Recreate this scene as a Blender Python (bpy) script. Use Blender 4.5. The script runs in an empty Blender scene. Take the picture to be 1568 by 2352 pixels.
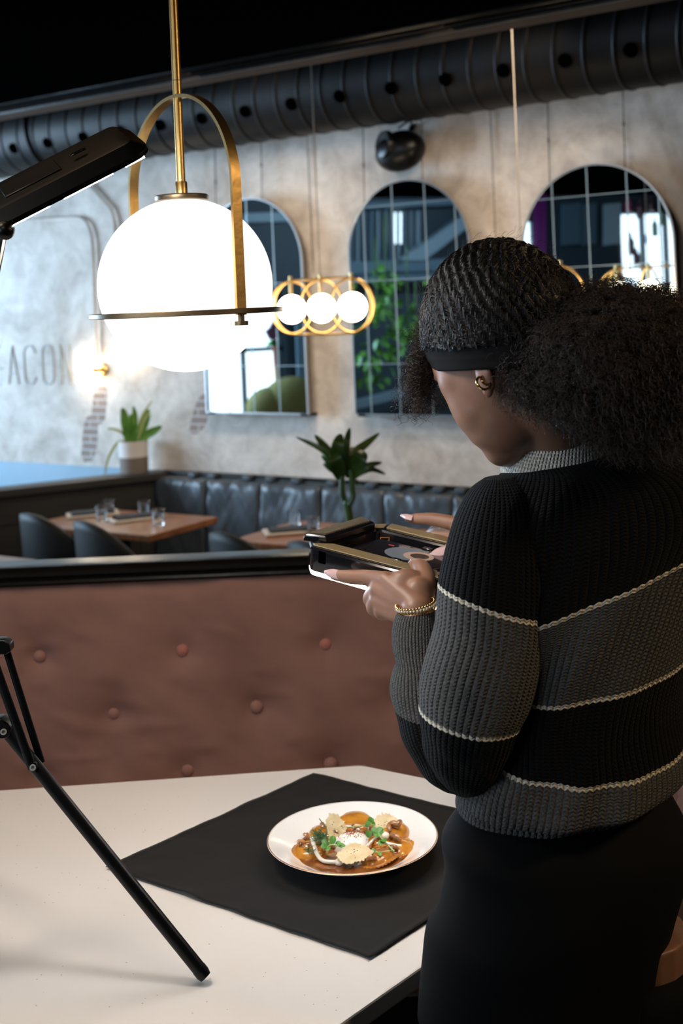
import bpy, bmesh, math, random
import numpy as np
from mathutils import Vector, Matrix, noise
random.seed(7); np.random.seed(7)
PI = math.pi
C = bpy.context.scene.collection
S = bpy.context.scene

# ---------------------------------------------------------------- camera, light, exposure
F = 2850.0; ROLL = 0.043; CX, CY, EH = 784.0, 693.0, 1.62      # focal length in pixels, roll, horizon point, eye height
CR, SR = math.cos(ROLL), math.sin(ROLL)
cam_d = bpy.data.cameras.new('camera'); cam = bpy.data.objects.new('camera', cam_d); C.objects.link(cam)
cam_d.sensor_width = 36; cam_d.lens = F/2352*36; cam_d.shift_y = -(1176-CY)/2352
cam_d.clip_start = .05; cam_d.clip_end = 60
cam_d.dof.use_dof = True; cam_d.dof.focus_distance = 1.66; cam_d.dof.aperture_fstop = 5.4
cam.matrix_world = Matrix(((CR, SR, 0, 0), (0, 0, -1, 0), (-SR, CR, 0, EH), (0, 0, 0, 1)))
S.camera = cam
S.view_settings.view_transform = 'Standard'; S.view_settings.look = 'None'
S.view_settings.gamma = 1; S.view_settings.use_curve_mapping = False
S.view_settings.exposure = 0.0
w = bpy.data.worlds.new('world'); S.world = w; w.use_nodes = True
w.node_tree.nodes['Background'].inputs[0].default_value = (.55, .7, 1, 1)
w.node_tree.nodes['Background'].inputs[1].default_value = .02

def area(name, loc, target, size, power, col, sy=None, spread=None):
    l = bpy.data.lights.new(name, 'AREA'); l.energy = power; l.color = col; l.size = size
    if spread: l.spread = math.radians(spread)
    if sy: l.shape = 'RECTANGLE'; l.size_y = sy
    o = bpy.data.objects.new(name, l); C.objects.link(o); o.location = loc
    o.rotation_euler = (Vector(target)-Vector(loc)).to_track_quat('-Z', 'Y').to_euler()
    return o
area('daylight_window', (-4.85, 6.0, 1.7), (-.8, 5.6, 1.3), 2.4, 380, (.50, .74, 1), 1.9)
area('daylight_front', (-3.4, -.4, 2.1), (.1, 1.9, 1.1), 1.8, 50, (.66, .82, 1), 1.4)
area('hall_fill', (-3.1, 3.0, 2.85), (-5, 2.6, 1.3), 1.2, 170, (.6, .8, 1))  # added fill inside the room, brightens what the mirrors reflect
area('ceiling_spot_warm', (1.9, 1.0, 2.4), (.45, 1.6, 1.2), .3, 6, (1, .72, .42), spread=110)
area('hair_fill', (-.7, .5, 2.45), (.2, 1.5, 1.55), .35, 1.5, (1, .9, .8), spread=110)  # added soft light for highlights on the hair, not a fixture
area('wall_fill', (.5, 3.9, 2.45), (.4, 5.1, 1.2), .4, 6.5, (1, .80, .60), spread=105)  # added fill to lift the plaster around the mirrors, no lamp here
area('wall_fill_left', (-.5, 4.5, 2.45), (-.5, 5.8, 1.1), .4, 9, (1, .84, .66), spread=110)  # second added fill, brightens the left part of the plaster
area('booth_fill', (-.6, 1.9, 2.45), (-.5, 2.65, 1.0), .25, 2.2, (1, .66, .38), spread=110)  # added light on the booth back, makes up for the weak globe
area('table_fill', (-.95, 1.5, 2.42), (-.55, 1.75, .76), .35, 1.6, (1, .84, .66), spread=80)  # added light to brighten the left side of the table top

# ---------------------------------------------------------------- pixel geometry
def ray(x, y):
    u, v = (x-CX)/F, (y-CY)/F
    return Vector((u*CR-v*SR, 1, -(u*SR+v*CR)))
def P(x, y, z):
    d = ray(x, y); return Vector((d.x*z, z, EH+d.z*z))
def PH(x, y, h):
    d = ray(x, y); z = (h-EH)/d.z; return Vector((d.x*z, z, h))
WA = math.radians(35); W0 = Vector((-.59, 5.7, 0))              # the plaster wall: a point on it and its angle
WD = Vector((math.cos(WA), -math.sin(WA), 0)); WN = Vector((-math.sin(WA), -math.cos(WA), 0))
WM = Matrix.Translation(W0) @ Matrix.Rotation(-WA, 4, 'Z')      # wall space: x along wall, -y into the room, z up
def WL(x, y, off=0):
    d = ray(x, y); z = (off + W0.dot(WN))/(d.dot(WN))
    p = Vector((0, 0, EH)) + d*z - W0
    return p.dot(WD), p.z
def WP(s, off, h): return W0 + WD*s + WN*off + Vector((0, 0, h))
def refl(x, y, dist):                                           # the place a mirror shows at this pixel
    d = ray(x, y); z = W0.dot(WN)/(d.dot(WN)); p = Vector((0, 0, EH)) + d*z
    d.normalize(); r = d - 2*d.dot(WN)*WN
    return p + r*dist

# ---------------------------------------------------------------- materials
def mat(name, col, rough=.5, metal=0, **k):
    m = bpy.data.materials.new(name); m.use_nodes = True; nt = m.node_tree; N = nt.nodes; L = nt.links
    b = N['Principled BSDF']; b.inputs['Base Color'].default_value = (*col, 1)
    b.inputs['Roughness'].default_value = rough; b.inputs['Metallic'].default_value = metal
    if 'spec' in k: b.inputs['Specular IOR Level'].default_value = k['spec']
    if 'coat' in k: b.inputs['Coat Weight'].default_value = k['coat']; b.inputs['Coat Roughness'].default_value = .1
    if 'sheen' in k: b.inputs['Sheen Weight'].default_value = k['sheen']; b.inputs['Sheen Roughness'].default_value = .4
    if 'sss' in k:
        b.inputs['Subsurface Weight'].default_value = k['sss']; b.inputs['Subsurface Scale'].default_value = .01
    if 'trans' in k: b.inputs['Transmission Weight'].default_value = k['trans']
    if 'emit' in k:
        b.inputs['Emission Color'].default_value = (*k.get('ecol', col), 1); b.inputs['Emission Strength'].default_value = k['emit']
    if 'col2' in k or 'bump' in k:
        tc = N.new('ShaderNodeTexCoord'); n = N.new('ShaderNodeTexNoise'); n.inputs['Scale'].default_value = k.get('scale', 8)
        n.inputs['Detail'].default_value = k.get('detail', 6)
        if 'stretch' in k:
            mp = N.new('ShaderNodeMapping'); mp.inputs['Scale'].default_value = k['stretch']
            L.new(tc.outputs['Object'], mp.inputs[0]); L.new(mp.outputs[0], n.inputs[0])
        else: L.new(tc.outputs['Object'], n.inputs[0])
        if 'col2' in k:
            r = N.new('ShaderNodeValToRGB'); r.color_ramp.elements[0].color = (*col, 1); r.color_ramp.elements[1].color = (*k['col2'], 1)
            r.color_ramp.elements[0].position = k.get('lo', .35); r.color_ramp.elements[1].position = k.get('hi', .65)
            L.new(n.outputs[0], r.inputs[0]); L.new(r.outputs[0], b.inputs['Base Color'])
        if 'bump' in k:
            n2 = N.new('ShaderNodeTexNoise'); n2.inputs['Scale'].default_value = k.get('bscale', k.get('scale', 8)); n2.inputs['Detail'].default_value = 8
            L.new(tc.outputs['Object'], n2.inputs[0])
            bp = N.new('ShaderNodeBump'); bp.inputs['Strength'].default_value = k['bump']; bp.inputs['Distance'].default_value = k.get('bdist', .01)
            L.new(n2.outputs[0], bp.inputs['Height']); L.new(bp.outputs[0], b.inputs['Normal'])
    return m
def nd(m, t, **k):
    n = m.node_tree.nodes.new(t)
    for a, v in k.items():
        if a.startswith('i'): n.inputs[int(a[1:])].default_value = v
        else: setattr(n, a, v)
    return n
def lk(m, a, b): m.node_tree.links.new(a, b)
def mth(m, op, a, b=None, c=None):
    n = nd(m, 'ShaderNodeMath', operation=op)
    for i, v in enumerate((a, b, c)):
        if v is None: continue
        if isinstance(v, (int, float)): n.inputs[i].default_value = v
        else: lk(m, v, n.inputs[i])
    return n.outputs[0]
def mixc(m, f, a, b):
    n = nd(m, 'ShaderNodeMix', data_type='RGBA')
    for i, v in ((0, f), (6, a), (7, b)):
        if isinstance(v, (int, float)): n.inputs[i].default_value = v
        elif isinstance(v, tuple): n.inputs[i].default_value = (*v, 1)
        else: lk(m, v, n.inputs[i])
    return n.outputs[2]

M = {}
M['brass'] = mat('brushed_brass', (.52, .33, .12), .34, 1, bump=.05, scale=60)
M['brass_dark'] = mat('aged_bronze', (.13, .095, .055), .38, .9)
M['gold'] = mat('polished_gold', (.85, .58, .22), .16, 1)
M['copper'] = mat('copper_rim', (.62, .30, .14), .3, .6)
M['black'] = mat('black_plastic', (.0028, .0028, .003), .34, spec=.28)
M['blackgloss'] = mat('glossy_black', (.006, .006, .008), .12, coat=.6)
M['blackpaint'] = mat('black_gloss_paint', (.005, .0045, .004), .3, spec=.14, bump=.35, scale=26, bdist=.004)
M['ceil'] = mat('black_ceiling', (.0012, .0012, .0015), 1, spec=0)
M['beam'] = mat('black_beam', (.040, .022, .012), .6, spec=.1, bump=.3, scale=18, bdist=.004)
M['duct'] = mat('duct_black', (.0038, .0031, .0028), .5, 0, spec=.16, bump=.15, scale=10, bdist=.01)
M['hole'] = mat('dark_hole', (.0005, .0005, .0005), 1, spec=0)
M['steel'] = mat('steel', (.5, .5, .5), .3, 1)
M['chrome'] = mat('screw_steel', (.42, .42, .40), .35, .3)
M['table'] = mat('speckled_white_quartz', (.78, .74, .70), .33)
m = M['table']; b = m.node_tree.nodes['Principled BSDF']
tc = nd(m, 'ShaderNodeTexCoord'); vo = nd(m, 'ShaderNodeTexVoronoi'); vo.inputs['Scale'].default_value = 75; lk(m, tc.outputs['Object'], vo.inputs[0])
sp = mth(m, 'LESS_THAN', vo.outputs['Distance'], .085); gt = mth(m, 'GREATER_THAN', nd(m, 'ShaderNodeSeparateColor').outputs[0], .0)
sc = nd(m, 'ShaderNodeSeparateColor'); lk(m, vo.outputs['Color'], sc.inputs[0]); keep = mth(m, 'GREATER_THAN', sc.outputs[0], .55)
lk(m, mixc(m, mth(m, 'MULTIPLY', sp, keep), (.78, .74, .70), (.50, .40, .32)), b.inputs['Base Color'])
M['tableedge'] = mat('quartz_edge', (.62, .56, .50), .4, bump=.05, scale=200)
M['napkin'] = mat('black_cotton', (.014, .0125, .0115), .85, bump=.25, scale=500, bdist=.0006, sheen=.08, spec=.2)
M['porcelain'] = mat('white_porcelain', (.86, .85, .83), .14, coat=.5)
M['rose'] = mat('rose_velvet', (.17, .082, .062), .85, col2=(.215, .108, .083), scale=5, bump=.3, bscale=7, bdist=.01, sheen=.15)
M['button'] = mat('rose_button', (.23, .11, .085), .75, sheen=.2)
M['button2'] = mat('rose_button_red', (.29, .10, .075), .75, sheen=.5)
M['mustard'] = mat('mustard_fabric', (.50, .24, .07), .8, bump=.3, scale=8, sheen=.3)
M['leather'] = mat('dark_leather', (.040, .050, .062), .42, bump=.25, scale=14, bdist=.01)
M['darkwood'] = mat('dark_panel', (.020, .018, .016), .5)
M['wood'] = mat('brown_wood', (.17, .060, .022), .3, col2=(.30, .12, .045), scale=5, stretch=(2, 22, 2))
M['darkfloor'] = mat('dark_floor', (.03, .022, .016), .5)
M['chair'] = mat('charcoal_chair', (.016, .014, .012), .6, spec=.25)
M['cloth'] = mat('grey_napkin', (.03, .033, .04), .9)
M['tray'] = mat('light_tray', (.48, .40, .32), .4)
M['glass'] = mat('clear_glass', (1, 1, 1), .03, trans=1)
M['globe'] = mat('opal_glass_lit', (.9, .88, .86), .3, emit=1.4, ecol=(1, .97, .94))
M['bulb'] = mat('small_opal_globe_lit', (1, .9, .75), .3, emit=13, ecol=(1, .80, .55))
M['sconcebulb'] = mat('sconce_globe_lit', (1, .9, .75), .3, emit=40, ecol=(1, .84, .62))
M['led'] = mat('led_panel_lit', (1, 1, 1), .3, emit=68, ecol=(1, .94, .88))
M['ring'] = mat('ring_light_lit', (1, 1, 1), .3, emit=28, ecol=(1, .96, .92))
M['leaf'] = mat('green_leaf', (.05, .15, .015), .4, col2=(.13, .28, .04), scale=14)
M['leafdark'] = mat('dark_leaf', (.016, .042, .010), .38, col2=(.07, .14, .02), scale=9)
M['leafpale'] = mat('pale_leaf', (.38, .42, .16), .5)
M['potwhite'] = mat('white_pot', (.62, .57, .52), .7)
M['potgrey'] = mat('taupe_pot', (.17, .135, .11), .8)
M['soil'] = mat('soil', (.02, .014, .01), 1)
M['mirror'] = mat('mirror_glass', (.74, .86, .92), .015, 1)
M['seam'] = mat('mirror_seam', (.30, .38, .42), .3, .6)
M['wire'] = mat('hanging_wire', (.10, .075, .055), .5, .5)
M['cordlight'] = mat('pale_cord', (.24, .21, .17), .6, spec=.2)
M['bluegrey'] = mat('blue_grey_paint', (.10, .17, .22), .5)
M['bluewall'] = mat('blue_wainscot', (.12, .21, .28), .5, col2=(.15, .25, .33), scale=3)
M['day'] = mat('daylight_pane', (.8, .9, 1), .4, emit=2.4, ecol=(.82, .93, 1))
M['leftwall'] = mat('dark_blue_grey_wall', (.035, .06, .08), .5)
M['stairpaint'] = mat('pale_stair_paint', (.24, .33, .38), .5)
M['paleblue'] = mat('pale_blue_paint', (.40, .55, .62), .5)
M['leafmirror'] = mat('bright_leaf', (.05, .16, .02), .4, col2=(.16, .36, .05), scale=9)
M['purple'] = mat('purple_fabric', (.22, .02, .20), .7)
M['plum'] = mat('plum_felt', (.10, .02, .06), .7)
M['stemred'] = mat('red_brown_stem', (.35, .10, .04), .6)
M['green'] = mat('bright_green', (.05, .35, .06), .5)
M['moss'] = mat('moss', (.17, .14, .035), .9, bump=.8, scale=40)
M['amber'] = mat('amber_glass', (.45, .20, .03), .2)

# ---------------------------------------------------------------- mesh builder
class MB:
    def __init__(s): s.v = []; s.f = []; s.uv = []; s.has = False; s.mi = []; s.cur = 0
    def add(s, vs, fs, uvs=None):
        o = len(s.v); s.v += [Vector(a) for a in vs]; s.f += [tuple(i+o for i in f) for f in fs]
        s.uv += list(uvs) if uvs else [(0, 0)]*len(vs); s.mi += [s.cur]*len(fs)
        if uvs: s.has = True
        return s
    def box(s, c, d, X=None):
        X = X or Matrix.Identity(4); h = Vector(d)/2
        vs = [X @ (Vector(c)+Vector((h.x*a, h.y*b, h.z*e))) for a in (-1, 1) for b in (-1, 1) for e in (-1, 1)]
        return s.add(vs, [(0, 1, 3, 2), (4, 6, 7, 5), (0, 4, 5, 1), (2, 3, 7, 6), (0, 2, 6, 4), (1, 5, 7, 3)])
    def grid(s, rows, uv=None):                                # rows of points; open surface
        n, k = len(rows), len(rows[0])
        vs = [p for r in rows for p in r]
        fs = [(i*k+j, i*k+j+1, (i+1)*k+j+1, (i+1)*k+j) for i in range(n-1) for j in range(k-1)]
        uvs = [(j/(k-1), i/(n-1)) for i in range(n) for j in range(k)] if uv else None
        return s.add(vs, fs, uvs)
    def loft(s, rings, cap=True, vs_=None):                    # closed rings, seam column doubled, uv = (around, along)
        n = len(rings[0]); o = len(s.v); k = n+1; R_ = len(rings)
        vs = []; uv = []
        for i, r in enumerate(rings):
            vv = vs_[i] if vs_ else i/(R_-1)
            for j in range(k): vs.append(r[j % n]); uv.append((j/n, vv))
        fs = [(i*k+j, i*k+j+1, (i+1)*k+j+1, (i+1)*k+j) for i in range(R_-1) for j in range(n)]
        if cap:
            for i in (0, R_-1):
                c = sum((Vector(p) for p in rings[i]), Vector())/n; vs.append(c); uv.append((.5, uv[i*k][1])); q = len(vs)-1
                fs += [(i*k+j+1, i*k+j, q) if i == 0 else (i*k+j, i*k+j+1, q) for j in range(n)]
        return s.add(vs, fs, uv)
    def rings(s, rings, cap=True, closed=False):               # closed rings without a seam
        n = len(rings[0]); R_ = len(rings); vs = [p for r in rings for p in r]
        rr = R_ if closed else R_-1
        fs = [(i*n+j, i*n+(j+1) % n, ((i+1) % R_)*n+(j+1) % n, ((i+1) % R_)*n+j) for i in range(rr) for j in range(n)]
        if cap and not closed: fs += [tuple(range(n))[::-1], tuple((R_-1)*n+j for j in range(n))]
        return s.add(vs, fs)
    def tube(s, pts, r, n=8, closed=False, cap=True, flat=None):
        pts = [Vector(p) for p in pts]; m = len(pts); rs = r if isinstance(r, (list, tuple)) else [r]*m
        t0 = (pts[1]-pts[0]).normalized(); a = Vector((0, 0, 1)) if abs(t0.z) < .9 else Vector((1, 0, 0))
        nrm = (a - t0*a.dot(t0)).normalized(); out = []
        for i, p in enumerate(pts):
            if closed: t = (pts[(i+1) % m]-pts[i-1]).normalized()
            else: t = (pts[min(i+1, m-1)]-pts[max(i-1, 0)]).normalized()
            nrm = (nrm - t*nrm.dot(t)).normalized(); bi = t.cross(nrm)
            fx, fy = flat if flat else (1, 1)
            out.append([p + (nrm*math.cos(q)*fx + bi*math.sin(q)*fy)*rs[i] for q in [2*PI*j/n for j in range(n)]])
        return s.rings(out, cap, closed)
    def cyl(s, a, b, r, n=16, r2=None): return s.tube([a, b], [r, r if r2 is None else r2], n)
    def lathe(s, prof, n=32, c=(0, 0, 0), X=None, cap=False):
        c = Vector(c); X = X or Matrix.Identity(4)
        rs = [[X @ (c+Vector((max(r, 1e-5)*math.cos(2*PI*j/n), max(r, 1e-5)*math.sin(2*PI*j/n), z))) for j in range(n)] for r, z in prof]
        return s.rings(rs, cap)
    def prism(s, out, z0, z1, X=None):
        X = X or Matrix.Identity(4); n = len(out)
        vs = [X @ Vector((x, y, z)) for z in (z0, z1) for x, y in out]
        return s.add(vs, [tuple(range(n))[::-1], tuple(range(n, 2*n))] + [(j, (j+1) % n, n+(j+1) % n, n+j) for j in range(n)])
    def ringprism(s, o, i, z0, z1, X=None):                    # a frame: outer and inner outline with the same count
        X = X or Matrix.Identity(4); n = len(o)
        vs = [X @ Vector((x, y, z)) for z, l in ((z0, o), (z1, o), (z1, i), (z0, i)) for x, y in l]
        return s.add(vs, [(k*n+j, k*n+(j+1) % n, ((k+1) % 4)*n+(j+1) % n, ((k+1) % 4)*n+j) for k in range(4) for j in range(n)])
    def sphere(s, c, r, nu=20, nv=12, X=None):
        r = (r, r, r) if isinstance(r, (int, float)) else r; X = X or Matrix.Identity(4); c = Vector(c)
        rs = []
        for i in range(nv+1):
            t = PI*i/nv; q = max(math.sin(t), 1e-4)
            rs.append([X @ (c+Vector((r[0]*q*math.cos(2*PI*j/nu), r[1]*q*math.sin(2*PI*j/nu), -r[2]*math.cos(t)))) for j in range(nu)])
        return s.rings(rs, False)
    def build(s, name, m, parent=None, smooth=True, bevel=0, sub=0, ang=42, local=False, flip=False):
        me = bpy.data.meshes.new(name)
        vs = s.v
        if parent is not None and not local:
            inv = PM[parent.name].inverted(); vs = [inv @ p for p in vs]
        me.from_pydata([tuple(p) for p in vs], [], s.f)
        for k in (m if isinstance(m, (list, tuple)) else [m]): me.materials.append(M[k] if isinstance(k, str) else k)
        if any(s.mi): me.polygons.foreach_set('material_index', s.mi)
        if s.has:
            ul = me.uv_layers.new(name='UVMap'); li = np.empty(len(me.loops), dtype=np.int32); me.loops.foreach_get('vertex_index', li)
            ul.data.foreach_set('uv', np.array(s.uv, dtype=np.float32)[li].ravel())
        bm = bmesh.new(); bm.from_mesh(me); bmesh.ops.recalc_face_normals(bm, faces=bm.faces); bm.to_mesh(me); bm.free()
        me.validate()
        if smooth: me.shade_smooth(); me.set_sharp_from_angle(angle=math.radians(ang))
        o = bpy.data.objects.new(name, me); C.objects.link(o)
        if parent is not None: o.parent = parent
        if bevel:
            q = o.modifiers.new('bevel', 'BEVEL'); q.width = bevel; q.segments = 2; q.limit_method = 'ANGLE'
        if sub:
            q = o.modifiers.new('sub', 'SUBSURF'); q.levels = sub; q.render_levels = sub
        PM[o.name] = PM[parent.name].copy() if parent is not None else Matrix.Identity(4)
        return o
PM = {}
def thing(name, label, cat, loc=(0, 0, 0), rz=0, group=None, X=None):
    o = bpy.data.objects.new(name, None); C.objects.link(o); o.empty_display_size = .05
    mw = X if X is not None else Matrix.Translation(Vector(loc)) @ Matrix.Rotation(rz, 4, 'Z')
    o.matrix_world = mw; PM[o.name] = mw.copy()
    o['label'] = label; o['category'] = cat
    if group: o['group'] = group
    return o
def tag(o, label, cat, group=None, kind=None):
    o['label'] = label; o['category'] = cat
    if group: o['group'] = group
    if kind: o['kind'] = kind
    return o
def struct(o): o['kind'] = 'structure'; return o
def dup(root, mw, label=None, group=None):
    r = root.copy(); C.objects.link(r); r.matrix_world = mw
    if label: r['label'] = label
    if group: r['group'] = group
    for ch in list(root.children):
        c = ch.copy(); C.objects.link(c); c.parent = r
        for g in list(ch.children):
            d = g.copy(); C.objects.link(d); d.parent = c
    return r
def TR(p, rz=0, sc=1): return Matrix.Translation(Vector(p)) @ Matrix.Rotation(rz, 4, 'Z') @ Matrix.Scale(sc, 4)
def crom(pts, k=8, closed=False):                              # smooth curve through points
    pts = [Vector(p) for p in pts]; n = len(pts); out = []
    for i in range(n if closed else n-1):
        g = (lambda q: pts[q % n]) if closed else (lambda q: pts[max(0, min(n-1, q))])
        a, b, c, d = g(i-1), g(i), g(i+1), g(i+2)
        for j in range(k):
            t = j/k
            out.append(.5*((2*b)+(c-a)*t+(2*a-5*b+4*c-d)*t*t+(3*b-a-3*c+d)*t**3))
    if not closed: out.append(pts[-1])
    return out
def frame(o, x, z):                                            # matrix with origin, x axis and z axis
    z = Vector(z).normalized(); x = Vector(x); x = (x-z*x.dot(z)).normalized(); y = z.cross(x)
    return Matrix(((x.x, y.x, z.x, o[0]), (x.y, y.y, z.y, o[1]), (x.z, y.z, z.z, o[2]), (0, 0, 0, 1)))
def leafgrid(mb, pts, width, up=Vector((0, 0, 1)), fold=.15, n=5, prof=None):
    pts = crom(pts, 5); m_ = len(pts); rows = []
    for i, p in enumerate(pts):
        t = (pts[min(i+1, m_-1)]-pts[max(i-1, 0)]).normalized(); sd = t.cross(up)
        if sd.length < .1: sd = t.cross(Vector((1, .3, 0)))
        sd.normalize(); nn = sd.cross(t); f = i/(m_-1)
        wd_ = width*(prof(f) if prof else (math.sin(PI*min(1, f*.93+.07))**.7))
        rows.append([p+sd*wd_*(j/(n-1)*2-1)+nn*abs(j/(n-1)*2-1)*wd_*fold for j in range(n)])
    mb.grid(rows); return mb
# ---------------------------------------------------------------- the room
def wallmat():
    m = mat('rough_plaster', (.4, .35, .3), .82); b = m.node_tree.nodes['Principled BSDF']
    tc = nd(m, 'ShaderNodeTexCoord'); ob = tc.outputs['Object']
    def noi(sc, det, dist=0, rough=.5):
        n = nd(m, 'ShaderNodeTexNoise'); n.inputs['Scale'].default_value = sc; n.inputs['Detail'].default_value = det
        n.inputs['Distortion'].default_value = dist; n.inputs['Roughness'].default_value = rough; lk(m, ob, n.inputs[0]); return n.outputs[0]
    def ramp(f, a, b_, lo, hi):
        r = nd(m, 'ShaderNodeValToRGB'); r.color_ramp.elements[0].color = (*a, 1); r.color_ramp.elements[1].color = (*b_, 1)
        r.color_ramp.elements[0].position = lo; r.color_ramp.elements[1].position = hi; lk(m, f, r.inputs[0]); return r.outputs[0]
    base = ramp(noi(2.2, 8, 1.2, .6), (.38, .33, .285), (.62, .575, .53), .32, .66)
    fine = ramp(noi(9, 8, .8, .7), (.72, .70, .68), (1.06, 1.05, 1.04), .3, .62)
    mx = nd(m, 'ShaderNodeMix', data_type='RGBA', blend_type='MULTIPLY'); mx.inputs[0].default_value = 1; lk(m, base, mx.inputs[6]); lk(m, fine, mx.inputs[7])
    col = mx.outputs[2]
    # bare brick showing where plaster fell off
    sx = nd(m, 'ShaderNodeSeparateXYZ'); lk(m, ob, sx.inputs[0]); X_, Z_ = sx.outputs[0], sx.outputs[2]
    ds = noi(12, 3); off = mth(m, 'MULTIPLY', mth(m, 'SUBTRACT', ds, .5), .9)
    def blob(cx, cz, rx, rz, sh):
        px = mth(m, 'SUBTRACT', mth(m, 'SUBTRACT', X_, cx), mth(m, 'MULTIPLY', mth(m, 'SUBTRACT', Z_, cz), sh))
        a = mth(m, 'POWER', mth(m, 'ABSOLUTE', mth(m, 'DIVIDE', px, rx)), 3); c = mth(m, 'POWER', mth(m, 'ABSOLUTE', mth(m, 'DIVIDE', mth(m, 'SUBTRACT', Z_, cz), rz)), 3)
        return mth(m, 'LESS_THAN', mth(m, 'ADD', mth(m, 'ADD', a, c), off), 1)
    mask = mth(m, 'MAXIMUM', mth(m, 'MAXIMUM', blob(-.765, 1.16, .052, .10, .22), blob(-.845, .99, .055, .12, .22)), blob(-.10, 1.13, .05, .095, .45))
    br = nd(m, 'ShaderNodeTexBrick'); br.inputs['Scale'].default_value = 1; br.inputs['Brick Width'].default_value = .12; br.inputs['Row Height'].default_value = .036
    br.inputs['Mortar Size'].default_value = .0035; br.inputs['Color1'].default_value = (.19, .145, .12, 1); br.inputs['Color2'].default_value = (.24, .18, .15, 1); br.inputs['Mortar'].default_value = (.42, .39, .37, 1)
    cb = nd(m, 'ShaderNodeCombineXYZ'); lk(m, X_, cb.inputs[0]); lk(m, Z_, cb.inputs[1]); lk(m, cb.outputs[0], br.inputs[0])
    col = mixc(m, mask, col, br.outputs[0])
    lk(m, col, b.inputs['Base Color'])
    bp = nd(m, 'ShaderNodeBump'); bp.inputs['Strength'].default_value = .5; bp.inputs['Distance'].default_value = .012
    lk(m, mth(m, 'SUBTRACT', noi(7, 10, .6, .65), mth(m, 'MULTIPLY', mask, .5)), bp.inputs['Height']); lk(m, bp.outputs[0], b.inputs['Normal'])
    return m
M['plaster'] = wallmat()
WX = thing('tmp', 'x', 'x', X=WM); bpy.data.objects.remove(WX)
def wbuild(mb, name, m, **k):                                   # a wall-space mesh as its own object, placed by the wall matrix
    o = mb.build(name, m, None, **k); o.matrix_world = WM.copy(); PM[o.name] = WM.copy(); return o
struct(wbuild(MB().box((-.9, .06, 1.9275), (10.6, .12, 2.145)), 'wall_back', 'plaster', smooth=False))
struct(wbuild(MB().box((-.9, .058, .4275), (10.6, .124, .855)), 'wall_back_wainscot', 'bluewall', smooth=False))
struct(MB().box((-.8, 3.4, -.05), (9, 11, .1)).build('floor', 'darkfloor', smooth=False))
struct(MB().box((-.8, 3.4, 3.05), (9, 11, .1)).build('ceiling', 'ceil', smooth=False))
struct(MB().box((3.4, 3.0, 1.5), (.1, 9, 3)).build('wall_right', 'darkwood', smooth=False))
struct(MB().box((-.8, -1.45, 1.5), (8.5, .1, 3)).build('wall_front', 'darkwood', smooth=False))
# lower ceiling in front of the beam
e0, e1 = WP(-5, .9, 0), WP(5.2, .9, 0)
struct(MB().prism([(e0.x, e0.y), (e1.x, e1.y), (3.35, -1.4), (-4.9, -1.4)], 2.492, 2.56).build('ceiling_lower', 'ceil', smooth=False))
bm_ = MB()
bm_.box((.1, -.85, 2.73), (10.2, .10, .55))
struct(wbuild(bm_, 'trim_1', 'beam', smooth=False))
bm_ = MB()                                                      # crown moulding on the beam face
prof = [(-.90, 2.455), (-.912, 2.455), (-.914, 2.462), (-.908, 2.465), (-.917, 2.469), (-.922, 2.474), (-.915, 2.478), (-.926, 2.482), (-.935, 2.488), (-.938, 2.494), (-.90, 2.496)]
nseg = 60
rws = []
for i in range(nseg+1):
    s_ = -5 + 10.2*i/nseg
    rws.append([Vector((s_, y+.0012*noise.noise((s_*3, z*40, 0)), z+.001*noise.noise((s_*4, 7, z*30)))) for y, z in prof])
bm_.grid(rws)
struct(wbuild(bm_, 'trim_2', 'blackpaint', ang=30))

# left wall: shop windows, gallery stair and plants (what the mirrors look at)
XL = -5.0
def RW(x, y, X=XL+.1):                                          # the point on a plane of the left side that the mirror shows at this pixel
    d = ray(x, y); z = (.075+W0.dot(WN))/(d.dot(WN)); p = Vector((0, 0, EH)) + d*z
    d.normalize(); r = d - 2*d.dot(WN)*WN
    return p + r*((X-p.x)/r.x)
wa, wb = RW(470, 800), RW(655, 800); wc, wd2 = RW(1430, 600), RW(1600, 600); we, wf = RW(1196, 520), RW(1238, 520)
WINS = [tuple(sorted((wc.y, wd2.y)))+(.5, 2.35), tuple(sorted((we.y, wf.y)))+(.6, 2.3), tuple(sorted((wa.y, wb.y)))+(.5, 1.72), (4.95, 6.3, .5, 2.5), (6.5, 7.8, .5, 2.5)]
WINS.sort()
lw = MB(); cuts = [-1.4] + [q for w_ in WINS for q in w_[:2]] + [8.8]
for i in range(0, len(cuts), 2): lw.box((XL, (cuts[i]+cuts[i+1])/2, 1.5), (.12, cuts[i+1]-cuts[i], 3))
for a, b_, z0, z1 in WINS: lw.box((XL, (a+b_)/2, z0/2), (.12, b_-a, z0)).box((XL, (a+b_)/2, (3+z1)/2), (.12, b_-a, 3-z1))
struct(lw.build('wall_left', 'leftwall', smooth=False))
for n_, (a, b_, z0, z1) in enumerate(WINS):
    p = struct(MB().box((XL-.02, (a+b_)/2, (z0+z1)/2), (.01, b_-a, z1-z0)).build('window_%d' % (n_+1), 'day', smooth=False))
    fr = MB(); k = max(1, round((b_-a)/.32))
    for q in range(k+1): fr.box((XL+.01, a+.02+(b_-a-.04)*q/k, (z0+z1)/2), (.05, .035, z1-z0))
    for z in (z0+.02, z0+(z1-z0)*.62, z1-.02): fr.box((XL+.01, (a+b_)/2, z), (.05, b_-a, .035))
    fr.build('window_frame', 'leftwall', p, smooth=False)
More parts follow.
